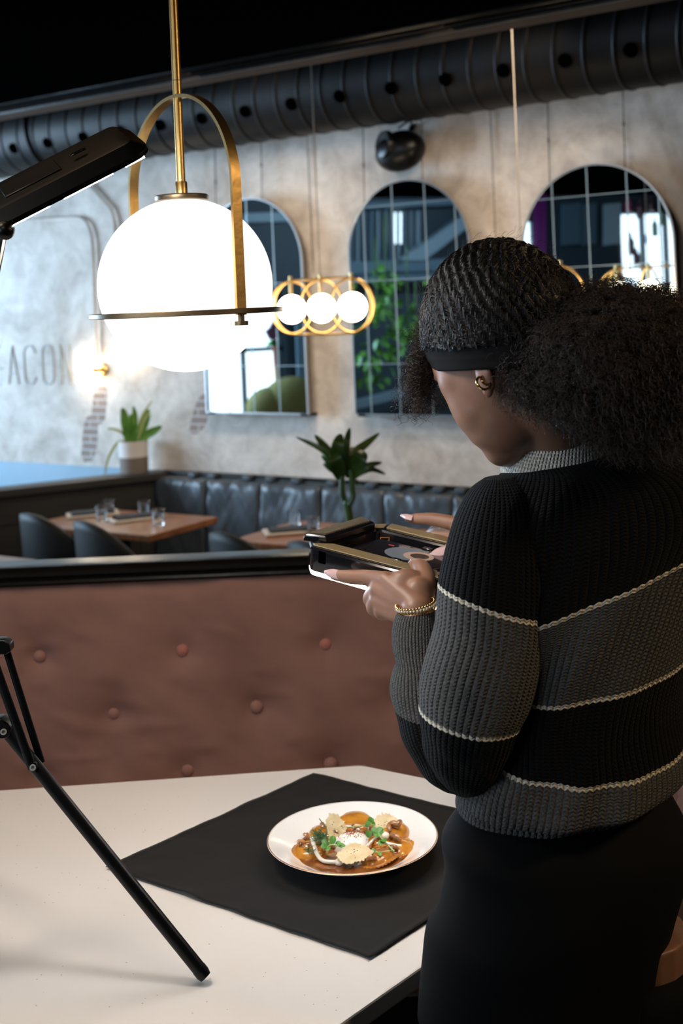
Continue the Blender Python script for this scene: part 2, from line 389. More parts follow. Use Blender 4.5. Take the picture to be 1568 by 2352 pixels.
def slab(pts, name, m, lab, cat, X=XL+.1, th=.04, **k):           # a thick board standing along the left wall
    q = [RW(x, y, X) for x, y in pts]
    mb = MB(); n = len(q); vs = q + [v+Vector((th, 0, 0)) for v in q]
    mb.add(vs, [tuple(range(n)), tuple(range(2*n-1, n-1, -1))]+[(i, (i+1) % n, n+(i+1) % n, n+i) for i in range(n)])
    o = mb.build(name, m, smooth=False); return tag(o, lab, cat) if lab else o
# gallery with balustrade and stair, seen in the middle mirror
gal = thing('gallery_stair', 'blue grey gallery beam, balusters and stair stringer reflected in the middle mirror', 'staircase', loc=(XL+.3, 3.0, 0))
def gpart(pts, name, m='bluegrey', X=XL+.3, th=.10):
    q = [RW(x, y, X) for x, y in pts]; n = len(q); vs = q + [v+Vector((th, 0, 0)) for v in q]
    MB().add(vs, [tuple(range(n)), tuple(range(2*n-1, n-1, -1))]+[(i, (i+1) % n, n+(i+1) % n, n+i) for i in range(n)]).build(name, m, gal, smooth=False)
gpart([(760, 603), (1120, 592), (1120, 618), (760, 632)], 'gallery_beam'); gpart([(760, 636), (1120, 622), (1120, 640), (760, 652)], 'gallery_beam', th=.06)
gpart([(760, 470), (1120, 455), (1120, 468), (760, 484)], 'handrail', th=.06)
gpart([(905, 600), (1075, 478), (1075, 512), (960, 600)], 'stair_stringer', 'stairpaint', th=.14)
gpart([(790, 925), (1080, 850), (1080, 868), (790, 945)], 'lower_rail', 'stairpaint', th=.06)
for i in range(13):
    x = 770+i*15.5; gpart([(x, 484), (x+5, 484), (x+5, 604), (x, 604)], 'baluster', 'bluegrey' if i % 3 else 'stairpaint', th=.03)
gpart([(905, 488), (921, 488), (921, 560), (905, 560)], 'lit_glimpse', 'day', X=XL+.14, th=.01)
for (x, y, s_) in ((868, 700, 1), (905, 760, 1.1), (850, 830, .8), (940, 720, .9), (890, 650, .7), (960, 800, .9)):
    c0 = RW(x, y, -3.6)
    pl = thing('hanging_plant', 'leafy green plant reflected in the middle mirror, clump %s' % {868: 'at its upper centre', 905: 'in the middle of the foliage', 850: 'hanging lowest at the left', 940: 'right of centre', 890: 'topmost under the beam', 960: 'lowest at the right'}[x], 'plant', loc=c0, group='foliage reflected in the middle mirror')
    lm = MB()
    for q in range(34):
        a = random.uniform(0, 2*PI); e = random.uniform(-1.2, .9); R_ = random.uniform(.02, .26)*s_
        p = c0+Vector((math.cos(a)*math.cos(e), math.sin(a)*math.cos(e), math.sin(e)*1.2))*R_; dr = Vector((random.uniform(-1, 1), random.uniform(-1, 1), random.uniform(-1.2, .3))).normalized()*.09
        leafgrid(lm, [p, p+dr*.5+Vector((0, 0, .01)), p+dr], .026, fold=.3, n=3)
    lm.build('foliage', 'leafmirror', pl, ang=60)
    MB().tube(crom([c0+Vector((0, 0, .5)), c0+Vector((.02, .02, .2)), c0], 4), .006, 6).build('stem', 'leafdark', pl)
# things in the left mirror
slab([(560, 492), (720, 486), (720, 508), (560, 512)], 'window_header', 'paleblue', 'pale blue header beam reflected at the top of the left mirror', 'beam', th=.1)
tu = thing('felt_tulip', 'tall plum tulip decoration with red brown stem reflected in the left mirror', 'decoration', loc=RW(628, 900, -4.5))
def tup(pts, name, m):
    q = [RW(x, y, -4.5) for x, y in pts]; n = len(q); vs = q + [v+Vector((.04, 0, 0)) for v in q]
    MB().add(vs, [tuple(range(n)), tuple(range(2*n-1, n-1, -1))]+[(i, (i+1) % n, n+(i+1) % n, n+i) for i in range(n)]).build(name, m, tu, smooth=False)
tup([(607, 760), (616, 754), (625, 738), (634, 752), (637, 768), (628, 782), (616, 779)], 'flower_head', 'plum'); tup([(623, 780), (633, 780), (638, 842), (628, 842)], 'flower_stem', 'stemred'); tup([(628, 842), (638, 842), (642, 895), (632, 895)], 'stem_base', 'amber'); tup([(610, 795), (618, 782), (638, 782), (632, 794)], 'petal_leaf', 'green')
for (x, y, r_, l) in ((672, 925, .26, 'right'), (622, 935, .20, 'left')):
    ms = MB().sphere(RW(x, y, -4.4), (r_*.7, r_, r_*.8), 24, 14); o = ms.build('moss_mound', 'moss'); tag(o, 'round yellow green mound, the %s one at the foot of the left mirror' % l, 'plant')
slab([(676, 700), (720, 700), (724, 945), (684, 945)], 'door_leaf', 'bluegrey', 'blue grey door reflected at the right side of the left mirror', 'door', X=XL+.16)
# things in the right mirror: curtain, panelling, coloured bottles
cu = MB(); rr = []
for i in range(13):
    x = 1226+i*2.0; q0, q1 = RW(x, 440, -4.75), RW(x, 700, -4.75); o_ = Vector((.03*math.sin(i*1.7), 0, 0)); rr.append([q0+o_, q1+o_])
cu.grid(rr); o = cu.build('purple_curtain', 'purple'); md = o.modifiers.new('t', 'SOLIDIFY'); md.thickness = .01; tag(o, 'purple curtain reflected at the left side of the right mirror', 'curtain')
for (a, b_, l) in ((1288, 1330, 'left'), (1335, 1366, 'middle'), (1384, 1422, 'right')):
    slab([(a, 470), (b_, 466), (b_, 560), (a, 564)], 'wall_panel', 'paleblue' if l == 'right' else 'bluegrey', 'tall panel reflected in the right mirror, the %s one' % l, 'panel', X=XL+.12, th=.03)
M['fcol'] = [mat('pink_glass', (.7, .06, .2), .3), mat('green_glass', (.12, .35, .12), .2), mat('wine_glass', (.12, .02, .04), .3), mat('blue_glass', (.1, .2, .4), .2)]
for i, (x, y, c, w_, h_) in enumerate(((1443, 470, 0, 12, 34), (1470, 480, 2, 16, 44), (1495, 470, 2, 12, 30), (1504, 520, 1, 12, 46), (1450, 560, 2, 14, 52), (1480, 545, 3, 8, 30), (1520, 500, 1, 8, 36), (1462, 590, 2, 14, 40))):
    a, b_ = RW(x, y+h_/2, -4.7), RW(x, y-h_/2, -4.7); r_ = (RW(x+w_/2, y, -4.7)-RW(x-w_/2, y, -4.7)).length/2; hh = (b_-a).length
    o = MB().lathe([(.0001, 0), (r_, 0), (r_, hh*.62), (r_*.35, hh*.78), (r_*.35, hh), (.0001, hh)], 16, a).build('coloured_bottle', M['fcol'][c], ang=30)
    tag(o, '%s glass bottle against the window in the right mirror, %s' % (('pink', 'green', 'wine red', 'blue')[c], ('top left', 'upper middle', 'upper right', 'right side', 'lower left', 'centre', 'far right', 'bottom')[i]), 'bottle', 'bottles in the right mirror')

# ---------------------------------------------------------------- duct, speaker, mirrors, conduit on the plaster wall
DR, DO, DH = .19, .23, 2.50
hol = [WL(x, y, .40) for x, y in [(1447, 116), (1296, 138), (1168, 158), (1032, 178), (905, 199), (784, 219), (670, 238), (567, 255), (460, 275), (368, 290), (280, 305), (190, 320)]]
hs = sorted(a for a, _ in hol); hstep = (hs[-1]-hs[0])/(len(hs)-1)
duct = thing('air_duct', 'large black spiral air duct with a row of holes above the plaster wall', 'duct', X=WM)
def dring(s_, r, lean=0, n=40):
    return [WM @ Vector((s_+lean*math.sin(q), -DO+r*math.cos(q), DH+r*math.sin(q))) for q in [2*PI*j/n for j in range(n)]]
rg = []
s_ = -4.2; k = 0
while s_ < 4.4:
    for d_, r_ in ((0, DR), (.088, DR), (.094, DR+.004), (.10, DR+.004), (.106, DR)):
        rg.append(dring(s_+d_, r_+.0015*noise.noise((s_*2, d_, 3)), .035))
    s_ += .11
MB().rings(rg).build('duct_body', 'duct', duct, ang=25)
hx = MB()
ang_h = -math.radians(150)
for i in range(-14, 22):
    sc_ = hs[0]+i*hstep; cy_, cz_ = -DO+math.cos(math.radians(208))*(DR+.001), DH+math.sin(math.radians(208))*(DR+.001)
    if not -4 < sc_ < 4: continue
    X_ = WM @ frame((sc_, cy_, cz_), (1, 0, 0), (0, math.cos(math.radians(208)), math.sin(math.radians(208))))
    hh = MB().lathe([(.0001, .006), (.0235, .006), (.0255, .003), (.026, -.01)], 20, X=X_)
    hh.build('air_hole', 'hole', duct)
a_ = WL(62, 340, .4)[0]
MB().rings([dring(a_+d_, DR+r_) for d_, r_ in ((-.02, .0), (-.02, .012), (.02, .012), (.02, 0))]).build('coupling_band', 'duct', duct, ang=30)
for q in (-1.6, .3, 1.35, 2.6):
    MB().cyl(WP(q, DO, DH+DR-.01), WP(q, DO, 3.0), .006, 8).build('hanger_rod', 'wire', duct)

spk = thing('wall_speaker', 'round black speaker on the plaster wall just under the duct', 'speaker', X=WM)
s_, h_ = WL(919, 347, .09)
sb = MB(); X_ = WM @ TR((s_, -.09, h_)) @ Matrix.Rotation(math.radians(-12), 4, 'Y') @ Matrix.Rotation(math.radians(14), 4, 'X')
sb.sphere((0, 0, 0), (.112, .075, .082), 32, 20, X=X_); sb.build('speaker_shell', 'black', spk)
MB().lathe([(.0001, 0), (.05, .004), (.055, .01), (.058, .004), (.06, -.01)], 28, X=X_ @ Matrix.Translation((-.035, -.045, .045)) @ Matrix.Rotation(math.radians(62), 4, 'X') @ Matrix.Rotation(math.radians(-25), 4, 'Y')).build('speaker_grille', 'black', spk)
sbk = MB().cyl(WM @ Vector((s_, -.04, h_+.05)), WM @ Vector((s_+.01, .0, h_+.11)), .012, 10); sbk.tube(crom([WM @ Vector(q) for q in ((s_+.02, -.01, h_+.1), (s_+.03, -.06, h_+.12), (s_+.0, -.1, h_+.09))], 5), .004, 6)
sbk.build('speaker_bracket', 'black', spk)

OM = .075
def mirror(xl, xr, y_, yt, yb, label, wires, seams):
    s0, s1 = WL(xl, y_, OM)[0], WL(xr, y_, OM)[0]; z1 = WL((xl+xr)/2, yt, OM)[1]; z0 = WL((xl+xr)/2, yb, OM)[1]
    wires = [s0+(s1-s0)*q for q in wires]; seams = ([s0+(s1-s0)*q for q in seams[0]], [z0+(z1-z0)*q for q in seams[1]])
    t = thing('arched_mirror', label, 'mirror', X=WM @ TR(((s0+s1)/2, 0, z0)))
    r = (s1-s0)/2; cx = (s0+s1)/2; zc = z1-r*1.0
    def outl(g): return [(s0-g, z0-g), (s1+g, z0-g)] + [(cx+(r+g)*math.cos(q), zc+(r+g)*math.sin(q)) for q in [PI*j/40 for j in range(41)]]
    XF = WM @ Matrix(((1, 0, 0, 0), (0, 0, -1, 0), (0, 1, 0, 0), (0, 0, 0, 1)))   # (s, h, out) -> wall space
    mg = MB().prism(outl(0), OM-.006, OM, XF).build('mirror_glass', 'mirror', t, smooth=False)
    MB().prism(outl(-.004), OM-.028, OM-.0061, XF).build('mirror_backing', 'darkwood', t, smooth=False)
    MB().ringprism(outl(.003), outl(-.003), OM-.012, OM+.002, XF).build('mirror_edge', 'steel', t, smooth=False)
    sm = MB(); tilt = 0.0
    for q in seams[0]:
        dx = q-cx; top = zc + math.sqrt(max(0, r*r-dx*dx)) - .004
        sm.box((0, 0, 0), (.0045, .0012, top-z0-.004), WM @ TR((q, -OM-.0006, (top+z0)/2)))
    for z in seams[1]:
        hw = r if z < zc else math.sqrt(max(0, r*r-(z-zc)**2))
        sm.box((0, 0, 0), (2*hw-.006, .001, .0028), WM @ TR((cx, -OM-.0007, z)))
    sm.build('tile_seam', 'seam', mg, smooth=False)
    for q in wires:
        dx = q-cx; top = zc+math.sqrt(max(0, r*r-dx*dx))
        a, b_ = WM @ Vector((q, -OM+.02, top-.01)), WM @ Vector((q-.006, -.02, 2.62)); mid = a.lerp(b_, .3)
        wm_ = MB().cyl(a, b_, .0022, 6); wm_.sphere(mid, (.005, .005, .011), 8, 6); wm_.sphere(a, .007, 8, 6)
        wm_.build('hanging_wire', 'wire', t)
    for q in (s0+.03, s1-.02): MB().box((0, 0, 0), (.035, OM, .012), WM @ TR((q, -OM/2-.004, z0-.004))).build('mirror_clip', 'black', t, smooth=False)
    return t
m1 = mirror(466, 698, 740, 455, 949, 'arched wall mirror farthest left, half hidden by the big lit globe', (.15, .62), ([.24, .49, .74], [.22, .6]))
m2 = mirror(806, 1083, 700, 412, 954, 'arched wall mirror in the middle, under the round speaker', (.13, .63), ([.14, .39, .66, .9], [.22, .58, .90]))
m3 = mirror(1203, 1549, 620, 376, 960, 'arched wall mirror on the right, above the head of the person', (.19, .70), ([.22, .46, .72, .92], [.22, .6, .88]))
for q, lab in ((.585, 'thin wire on the wall between the left and middle mirrors'), (1.475, 'thin pale wire on the wall between the middle and right mirrors')):
    o = MB().cyl(WP(q, .012, 1.75), WP(q, .012, 2.6), .0022, 6); 
    tag(o.build('wall_wire', 'cordlight'), lab, 'wire')

cd = MB(); cpts = [(-2.6, 2.13), (-1.45, 2.113), (-.92, 2.092)]
def cond(pts2, name, lab):
    pts = crom([WP(s, .018, h) for s, h in pts2], 6)
    o = MB().tube(pts, .0085, 8).build(name, 'plaster'); return tag(o, lab, 'conduit')
t = cond([(-2.7, 2.14), (-2.2, 2.13), (-1.6, 2.118), (-1.0, 2.098), (-.86, 2.092), (-.80, 2.075), (-.765, 2.03), (-.748, 1.95), (-.748, 1.7), (-.75, 1.4)], 'wall_conduit', 'painted metal conduit bending down to the wall light')
cond([(-.90, 2.40), (-.85, 2.34), (-.74, 2.235), (-.66, 2.16), (-.61, 2.11), (-.59, 2.04), (-.588, 1.9), (-.59, 1.52)], 'wall_conduit', 'painted metal conduit slanting down from the duct behind the big globe')
# lettering on the wall: E A C O N in thin strokes
lt = MB()
def stroke(pts): lt.tube([WP(s, .003, h) for s, h in pts], .0034, 6)
def arc(cx, cz, rx, rz, a0, a1, n=14): return [(cx+rx*math.cos(a0+(a1-a0)*i/n), cz+rz*math.sin(a0+(a1-a0)*i/n)) for i in range(n+1)]
z0, z1 = 1.262, 1.463
stroke([(-1.495, z1), (-1.56, z1), (-1.56, z0), (-1.495, z0)]); stroke([(-1.56, 1.345), (-1.478, 1.345)])
stroke([(-1.430, z0), (-1.392, z1), (-1.352, z0)]); stroke([(-1.418, 1.32), (-1.364, 1.32)])
stroke(arc(-1.262, z1-.04, .042, .04, 0, PI) + [(-1.304, z0+.04)] + arc(-1.262, z0+.04, .042, .04, PI, 2*PI))
stroke(arc(-1.125, z1-.04, .04, .04, 0, PI) + [(-1.165, z0+.04)] + arc(-1.125, z0+.04, .04, .04, PI, 2*PI) + [(-1.085, z1-.04)])
stroke([(-1.026, z0), (-1.026, z1), (-.962, z0), (-.962, z1)])
lo = lt.build('wall_lettering', mat('letter_grey', (.34, .36, .37), .7))
tag(lo, 'thin grey wall letters reading E A C O N on the bright plaster', 'lettering')

# sconce with two lit globes
sco = thing('wall_sconce', 'brass wall light with small lit globes beside the big pendant globe', 'wall lamp', X=WM)
def brasscup(s, h, out):
    MB().lathe([(.0001, 0), (.034, 0), (.034, .006), (.03, .012), (.012, .016), (.010, .05), (.0001, .05)], 24, X=WM @ frame((s, -.001, h), (1, 0, 0), (0, -1, 0))).build('brass_plate', 'brass', sco)
for (px, py, dx) in ((230, 850, -.045), (279, 794, .05)):
    s, h = WL(px, py, .02); brasscup(s, h, .05)
    hol_ = MB().cyl(WP(s, .045, h), WP(s+dx*.55, .05, h), .013, 16).build('lamp_holder', 'brass', sco)
    MB().sphere(WP(s+dx*1.35, .055, h-.004), .042, 24, 16).build('lamp_globe', 'sconcebulb', hol_)

# ---------------------------------------------------------------- small three-globe pendants
def pend3():
    t = thing('globe_pendant', 'small brass pendant of three lit globes hanging between the left and middle mirrors', 'pendant lamp', X=Matrix.Identity(4), group=None)
    L_ = lambda s, y, h: Vector((s, y, h))
    W2, H2, dx = .222, .102, .138
    out = [L_(W2-H2+H2*math.cos(q), 0, H2*math.sin(q)) for q in [PI*(j/16-.5) for j in range(17)]] + [L_(-(W2-H2)-H2*math.cos(q), 0, -H2*math.sin(q)) for q in [PI*(j/16-.5) for j in range(17)]]
    MB().tube(out, .0042, 8, closed=True).build('outer_frame', 'brass', t)
    for k in (-1, 0, 1):
        MB().tube([L_(k*dx+.060*math.cos(q), .052*math.cos(q), .098*math.sin(q)) for q in [2*PI*j/32 for j in range(32)]], .0042, 8, closed=True).build('hoop', 'brass', t)
        MB().cyl((k*dx, 0, .052), (k*dx, 0, .118), .0065, 10).build('globe_stem', 'brass', t)
        MB().sphere((k*dx, 0, -.006), .0535, 24, 16).build('lamp_globe', 'bulb', t)
    MB().cyl((0, 0, .10), (0, 0, 1.3), .0019, 8).build('hanging_cord', 'cordlight', t)
    return t
pz = 4.56; c_ = P(738, 704, pz); p3 = pend3()
p3.matrix_world = Matrix.Translation(c_) @ Matrix.Rotation(-WA, 4, 'Z')
dup(p3, Matrix.Translation((.599, 4.09, c_.z)) @ Matrix.Rotation(-WA, 4, 'Z'), 'small brass pendant of three lit globes almost hidden behind the head of the person')

# ---------------------------------------------------------------- partition, wainscot boards, planter
PA, PB = Vector((-.905, 5.93, 0)), Vector((-3.2, 4.62, 0)); pdir = (PB-PA).normalized(); pn = Vector((pdir.y, -pdir.x, 0))
if pn.y > 0: pn = -pn
XPt = frame(PA, pdir, (0, 0, 1))
part = thing('half_height_partition', 'dark panelled half-height partition running from the wall corner, planter on its end', 'partition', X=XPt)
Lp = (PB-PA).length
ppn = MB().box((Lp/2, .05, .41), (Lp, .07, .82), XPt).build('partition_panel', 'darkwood', part, smooth=False, bevel=.003)
MB().box((Lp/2-.03, .05, .84), (Lp+.06, .13, .035), XPt).build('partition_cap', 'darkwood', part, smooth=False, bevel=.004)
for i in range(3):
    a = .12+i*.85
    o_ = [(a, .15), (a+.7, .15), (a+.7, .72), (a, .72)]; i_ = [(a+.02, .17), (a+.68, .17), (a+.68, .70), (a+.02, .70)]
    for yy in (.015, .085):
        MB().ringprism(o_, i_, -.008, .008, XPt @ Matrix(((1, 0, 0, 0), (0, 0, 1, yy), (0, 1, 0, 0), (0, 0, 0, 1)))).build('panel_moulding', 'darkwood', ppn, smooth=False)

def leafobj(name, m, parent, pts, width, **k):
    return leafgrid(MB(), pts, width, **k).build(name, m, parent)

pp = PH(309, 1068, .858); pp.y = 5.80; pp = Vector(((309-784)/2850*5.80*1.0-.012*5.8*0-.0, 5.80, .858))
q_ = P(308, 1075, 5.86); pp = Vector((q_.x, 5.86, .8575))
pot = thing('potted_snake_plant', 'snake plant in a half white, half taupe pot on the end of the dark partition', 'plant', loc=pp)
k = 5.86/2850
ptt = MB().lathe([(.0001, .0), (.064, .0), (.066, .01), (.068, .075)], 32, pp).build('pot', 'potgrey', pot, ang=30)
MB().lathe([(.0681, .075), (.0695, .145), (.071, .150), (.066, .150), (.064, .135), (.0001, .133)], 32, pp).build('pot_top_band', 'potwhite', ptt, ang=30)
MB().lathe([(.0001, .137), (.063, .136)], 20, pp).build('soil', 'soil', pot)
for (x0, x1, x2, hgt, y_, wd_) in ((-.01, -.03, -.045, .17, .0, .019), (.005, -.005, -.012, .135, .02, .014), (.01, .014, .012, .175, -.01, .013), (.02, .05, .078, .155, .01, .017), (.02, .07, .145, .075, -.02, .017), (0, .01, .03, .10, -.03, .014), (-.02, -.028, -.035, .09, -.02, .012), (.03, .06, .10, .06, .02, .012)):
    leafobj('leaf', 'leaf', pot, [pp+Vector(v) for v in ((x0, y_, .12), (x1, y_*1.3, .14+hgt*.45), ((x1+x2)/2+.003, y_*1.5, .14+hgt*.75), (x2, y_*1.6, .14+hgt))], wd_*1.15, fold=.3, up=Vector((.1, -1, .15)))
for pts in (((-.02, 0, .13), (-.06, -.02, .15), (-.10, -.03, .10), (-.125, -.03, .04), (-.135, -.03, -.03)), ((-.02, .0, .14), (-.05, 0, .19), (-.10, 0, .21), (-.12, 0, .205)), ((.02, 0, .14), (.06, 0, .25), (.09, 0, .28)), ((.02, .02, .15), (.04, .02, .25), (.10, .02, .34))):
    leafobj('pale_leaf_blade', 'leafpale', pot, [pp+Vector(v) for v in pts], .0065, up=Vector((.1, -1, .15)))

# ---------------------------------------------------------------- leather banquette along the wall
BQ = thing('leather_banquette', 'long dark leather banquette strapped along the plaster wall', 'bench', X=WM)
s0, s1 = -.33, 3.6
edges = [s0] + [WL(x, 1140, .12)[0] for x in (460, 583, 724, 869)]; st = edges[-1]-edges[-2]
while edges[-1]+st < s1: edges.append(edges[-1]+st)
for a, b_ in zip(edges[:-1], edges[1:]):
    rows = []; sd_ = a*13.7; nu_, nv_ = 34, 20
    for i in range(nv_+1):
        v = i/nv_; h = .46+(.835-.46)*v; row = []
        for j in range(nu_+1):
            u = j/nu_; s = a+.003+(b_-a-.006)*u
            e = min(u, 1-u)*(b_-a); roll = .010*(1-math.exp(-e/.006)) * (1-.9*max(0, (v-.93)/.07)**2)
            fold = .007*noise.noise((s*34+v*7+sd_, v*2.0+sd_, 1.7))*(.25+v) + .008*noise.noise((s*9, v*3, 4.1+sd_)) + .003*noise.noise((s*70-v*14, v*3, sd_))
            row.append(WM @ Vector((s, -.075-roll-fold-.03*(1-v), h)))
        rows.append(row)
    top = [WM @ Vector((a+.003+(b_-a-.006)*j/nu_, -.03, .84)) for j in range(nu_+1)]; rows.append(top)
    MB().grid(rows).build('back_cushion', 'leather', BQ, ang=80)
sm = MB(); sm.box(((s0+s1)/2, -.04, .42), (s1-s0, .07, .83)); sm.v = [WM @ p for p in sm.v]; sm.build('back_frame', 'darkwood', BQ, smooth=False)
sm = MB(); sm.box(((s0+s1)/2, -.30, .40), (s1-s0, .46, .12)); sm.v = [WM @ p for p in sm.v]; sm.build('seat', 'leather', BQ, bevel=.03)
sm = MB(); sm.box(((s0+s1)/2, -.27, .17), (s1-s0, .40, .34)); sm.v = [WM @ p for p in sm.v]; sm.build('seat_base', 'darkwood', BQ, smooth=False)
sm = MB(); sm.cyl((s0+.02, -.035, .856), (s1, -.035, .856), .010, 10); sm.v = [WM @ p for p in sm.v]; sm.build('strap_rail', 'black', BQ)
for x in (447, 492, 572, 624, 684, 765, 855, 915, 965, 1010, 1060):
    s = WL(x, 1105, .05)[0]; sm = MB().box((s, -.045, .853), (.042, .055, .022)); sm.v = [WM @ p for p in sm.v]; sm.build('strap', 'leather', BQ, bevel=.004)
for i in range(7):
    s = WL(1060, 1105, .05)[0]+.2*(i+1); sm = MB().box((s, -.045, .853), (.042, .055, .022)); sm.v = [WM @ p for p in sm.v]; sm.build('strap', 'leather', BQ, bevel=.004)

# ---------------------------------------------------------------- restaurant tables, settings, chairs
def dining_table(X, wx, wy, label):
    t = thing('dining_table', label, 'table', X=X)
    MB().box((wx/2, wy/2, .736), (wx, wy, .028), X).build('tabletop', 'wood', t, bevel=.004, smooth=False)
    MB().cyl(X @ Vector((wx/2, wy/2, .02)), X @ Vector((wx/2, wy/2, .722)), .035, 16).build('table_leg', 'black', t)
    MB().box((wx/2, wy/2, .012), (wx*.6, wy*.6, .02), X).build('table_base', 'black', t, bevel=.004)
    return t
T1c = PH(344, 1230, .75)
# front corner; x axis runs to the right corner, y axis to the left corner
XT1 = frame((T1c.x, T1c.y, 0), Vector((.53, .85, 0)), (0, 0, 1)); 
dining_table(XT1, .43, .68, 'brown wooden table beside the partition, two place settings and four glasses')
T2c = PH(600, 1252, .75)
XT2 = frame((.07, 4.29, 0), Vector((.53, .85, 0)), (0, 0, 1))
dining_table(XT2, .44, .62, 'brown wooden table partly hidden behind the black ring light')
XT3 = frame((-1.353, 4.046, 0), Vector((.53, .85, 0)), (0, 0, 1))
dining_table(XT3, .44, .62, 'brown table whose edge shows just above the black rail at far left')

def tumbler(pos, label, grp='water glasses'):
    global GL
    if 'GL' not in globals():
        GL = MB().lathe([(.0001, .002), (.020, .0), (.0215, .004), (.0265, .060), (.0275, .061), (.0255, .060), (.0205, .010), (.0001, .009)], 24).build('water_glass', 'glass', ang=30)
        o = GL
    else: o = GL.copy(); C.objects.link(o)
    o.matrix_world = Matrix.Translation(pos); tag(o, label, 'glass'); return o
def setting(pos, rz, label1, label2):
    t = MB().box((0, 0, .0045), (.22, .13, .009)).build('small_tray', 'tray', bevel=.003); t.matrix_world = TR(pos, rz); tag(t, label1, 'tray')
    n = MB()
    rows = [[Vector((x, y*.045, .0105+.012*(1-y*y)**.5+.002*noise.noise((x*30, y*3, pos[0])))) for y in [math.cos(PI*j/12) for j in range(13)]] for x in [-.09+.015*i for i in range(13)]]
    n.grid(rows); n.box((0, 0, .0105), (.18, .088, .003))
    o = n.build('folded_napkin', 'cloth'); o.matrix_world = TR(pos, rz); tag(o, label2, 'napkin')
h_ = .751
a = PH(312, 1192, h_); setting(a, math.radians(25), 'pale tray in front of the two right glasses on the table beside the partition', 'dark folded napkin between the two right glasses on that table by the partition')
a = PH(213, 1183, h_); setting(a, math.radians(15), 'pale tray behind the two left glasses on the table beside the partition', 'dark folded napkin at the far left end of the table by the partition')
for (x, y, l) in ((364, 1206, 'water glass nearest the front edge of the table by the partition'), (331, 1184, 'water glass behind the dark napkin at the middle of the partition table'),
                  (234, 1194, 'water glass left of centre on the partition table, in front of another glass'), (251, 1181, 'water glass farthest back at the left of the partition table')):
    tumbler(PH(x, y, h_), l)
a = PH(672, 1222, h_); setting(a, math.radians(10), 'pale tray beside the left end of the black ring light', 'dark folded napkin beside the left end of the black ring light')
tumbler(PH(720, 1226, h_), 'water glass just left of the palm stem, above the ribbed ring light end'); tumbler(PH(676, 1207, h_), 'water glass behind the dark napkin left of the ring light')

def chair_proto():
    t = thing('dining_chair', 'x', 'chair', X=Matrix.Identity(4))
    rows = []
    for i in range(13):                                        # curved shell backrest with sloping arms, open toward +y
        v = i/12; row = []
        for j in range(25):
            q = -PI*.98 + PI*.96*j/24; f = abs(j/24*2-1)
            r = .205+.02*v; top = .84-.24*f**2.2; h = .44+(top-.44)*v
            row.append(Vector((r*math.cos(q), r*math.sin(q)*.95, h)))
        rows.append(row)
    o = MB().grid(rows).build('chair_shell', 'chair', t); md = o.modifiers.new('thick', 'SOLIDIFY'); md.thickness = .022
    MB().lathe([(.0001, .40), (.19, .40), (.203, .43), (.195, .47), (.0001, .485)], 32).build('seat', 'chair', t)
    for x in (-1, 1):
        for y in (-1, 1): MB().cyl((x*.13, y*.13, .41), (x*.20, y*.20, 0), .014, 10, .010).build('leg', 'black', t)
    return t
CH = chair_proto(); first = True
def place_chair(x, y, rz, label):
    global first
    c = PH(x, y, .84); fw = Vector((-math.sin(rz), math.cos(rz), 0))*.19; X = TR((c.x+fw.x, c.y+fw.y, 0), rz)
    if first: CH.matrix_world = X; CH['label'] = label; first = False
    else: dup(CH, X, label)
place_chair(195, 1196, math.radians(-52), 'charcoal shell chair at the front of the table by the partition')
place_chair(72, 1179, math.radians(-48), 'charcoal shell chair at far left, beside the dark partition')
place_chair(515, 1222, math.radians(-52), 'charcoal shell chair whose rim shows left of the second brown table')
place_chair(702, 1243, math.radians(-52), 'charcoal shell chair whose rim shows just left of the ring light')

# ---------------------------------------------------------------- dracaena behind the booth
dz = 3.7
dp = P(803, 1190, dz); dra = thing('potted_dracaena', 'slender dark green dracaena rising behind the hand-held ring light', 'plant', loc=(dp.x, dp.y, 0))
MB().lathe([(.0001, 0), (.15, 0), (.17, .45), (.175, .46), (.15, .46), (.15, .42), (.0001, .42)], 32, (dp.x, dp.y, 0)).build('pot', 'potgrey', dra, ang=30)
MB().lathe([(.0001, .43), (.15, .425)], 20, (dp.x, dp.y, 0)).build('soil', 'soil', dra)
st1 = crom([Vector((dp.x+.03, dp.y, .42)), P(806, 1230, dz), P(801, 1180, dz), P(797, 1155, dz), P(799, 1150, dz)], 8)
MB().tube(st1, [.012]*len(st1), 10).build('stem', 'leafdark', dra)
for pts in ((P(799, 1160, dz), P(788, 1138, dz), P(785, 1110, dz), P(786, 1085, dz)), (P(801, 1160, dz-.01), P(810, 1140, dz-.01), P(808, 1110, dz-.01), P(806, 1080, dz-.01))):
    q_ = crom(pts, 6); MB().tube(q_, [.0085]*len(q_), 8).build('stem_branch', 'leafdark', dra)
dl = [((786, 1095), (770, 1060), (735, 1030), (678, 1003), .010), ((784, 1090), (765, 1060), (748, 1030), (722, 998), .015), ((786, 1080), (775, 1050), (776, 1020), (783, 996), .020),
      ((790, 1070), (792, 1040), (797, 1010), (803, 982), .012), ((800, 1075), (815, 1040), (840, 1020), (872, 994), .013), ((806, 1090), (818, 1070), (828, 1050), (836, 1036), .024),
      ((790, 1095), (765, 1075), (752, 1055), (738, 1046), .013), ((786, 1098), (770, 1085), (755, 1075), (741, 1064), .008), ((808, 1098), (825, 1085), (845, 1070), (878, 1062), .012), ((810, 1100), (830, 1085), (855, 1078), (886, 1090), .009),
      ((800, 1098), (800, 1060), (806, 1040), (818, 1030), .020), ((782, 1100), (778, 1080), (770, 1055), (764, 1040), .022), ((804, 1110), (815, 1105), (822, 1108), (830, 1112), .006), ((803, 1100), (812, 1075), (822, 1055), (826, 1030), .02)]
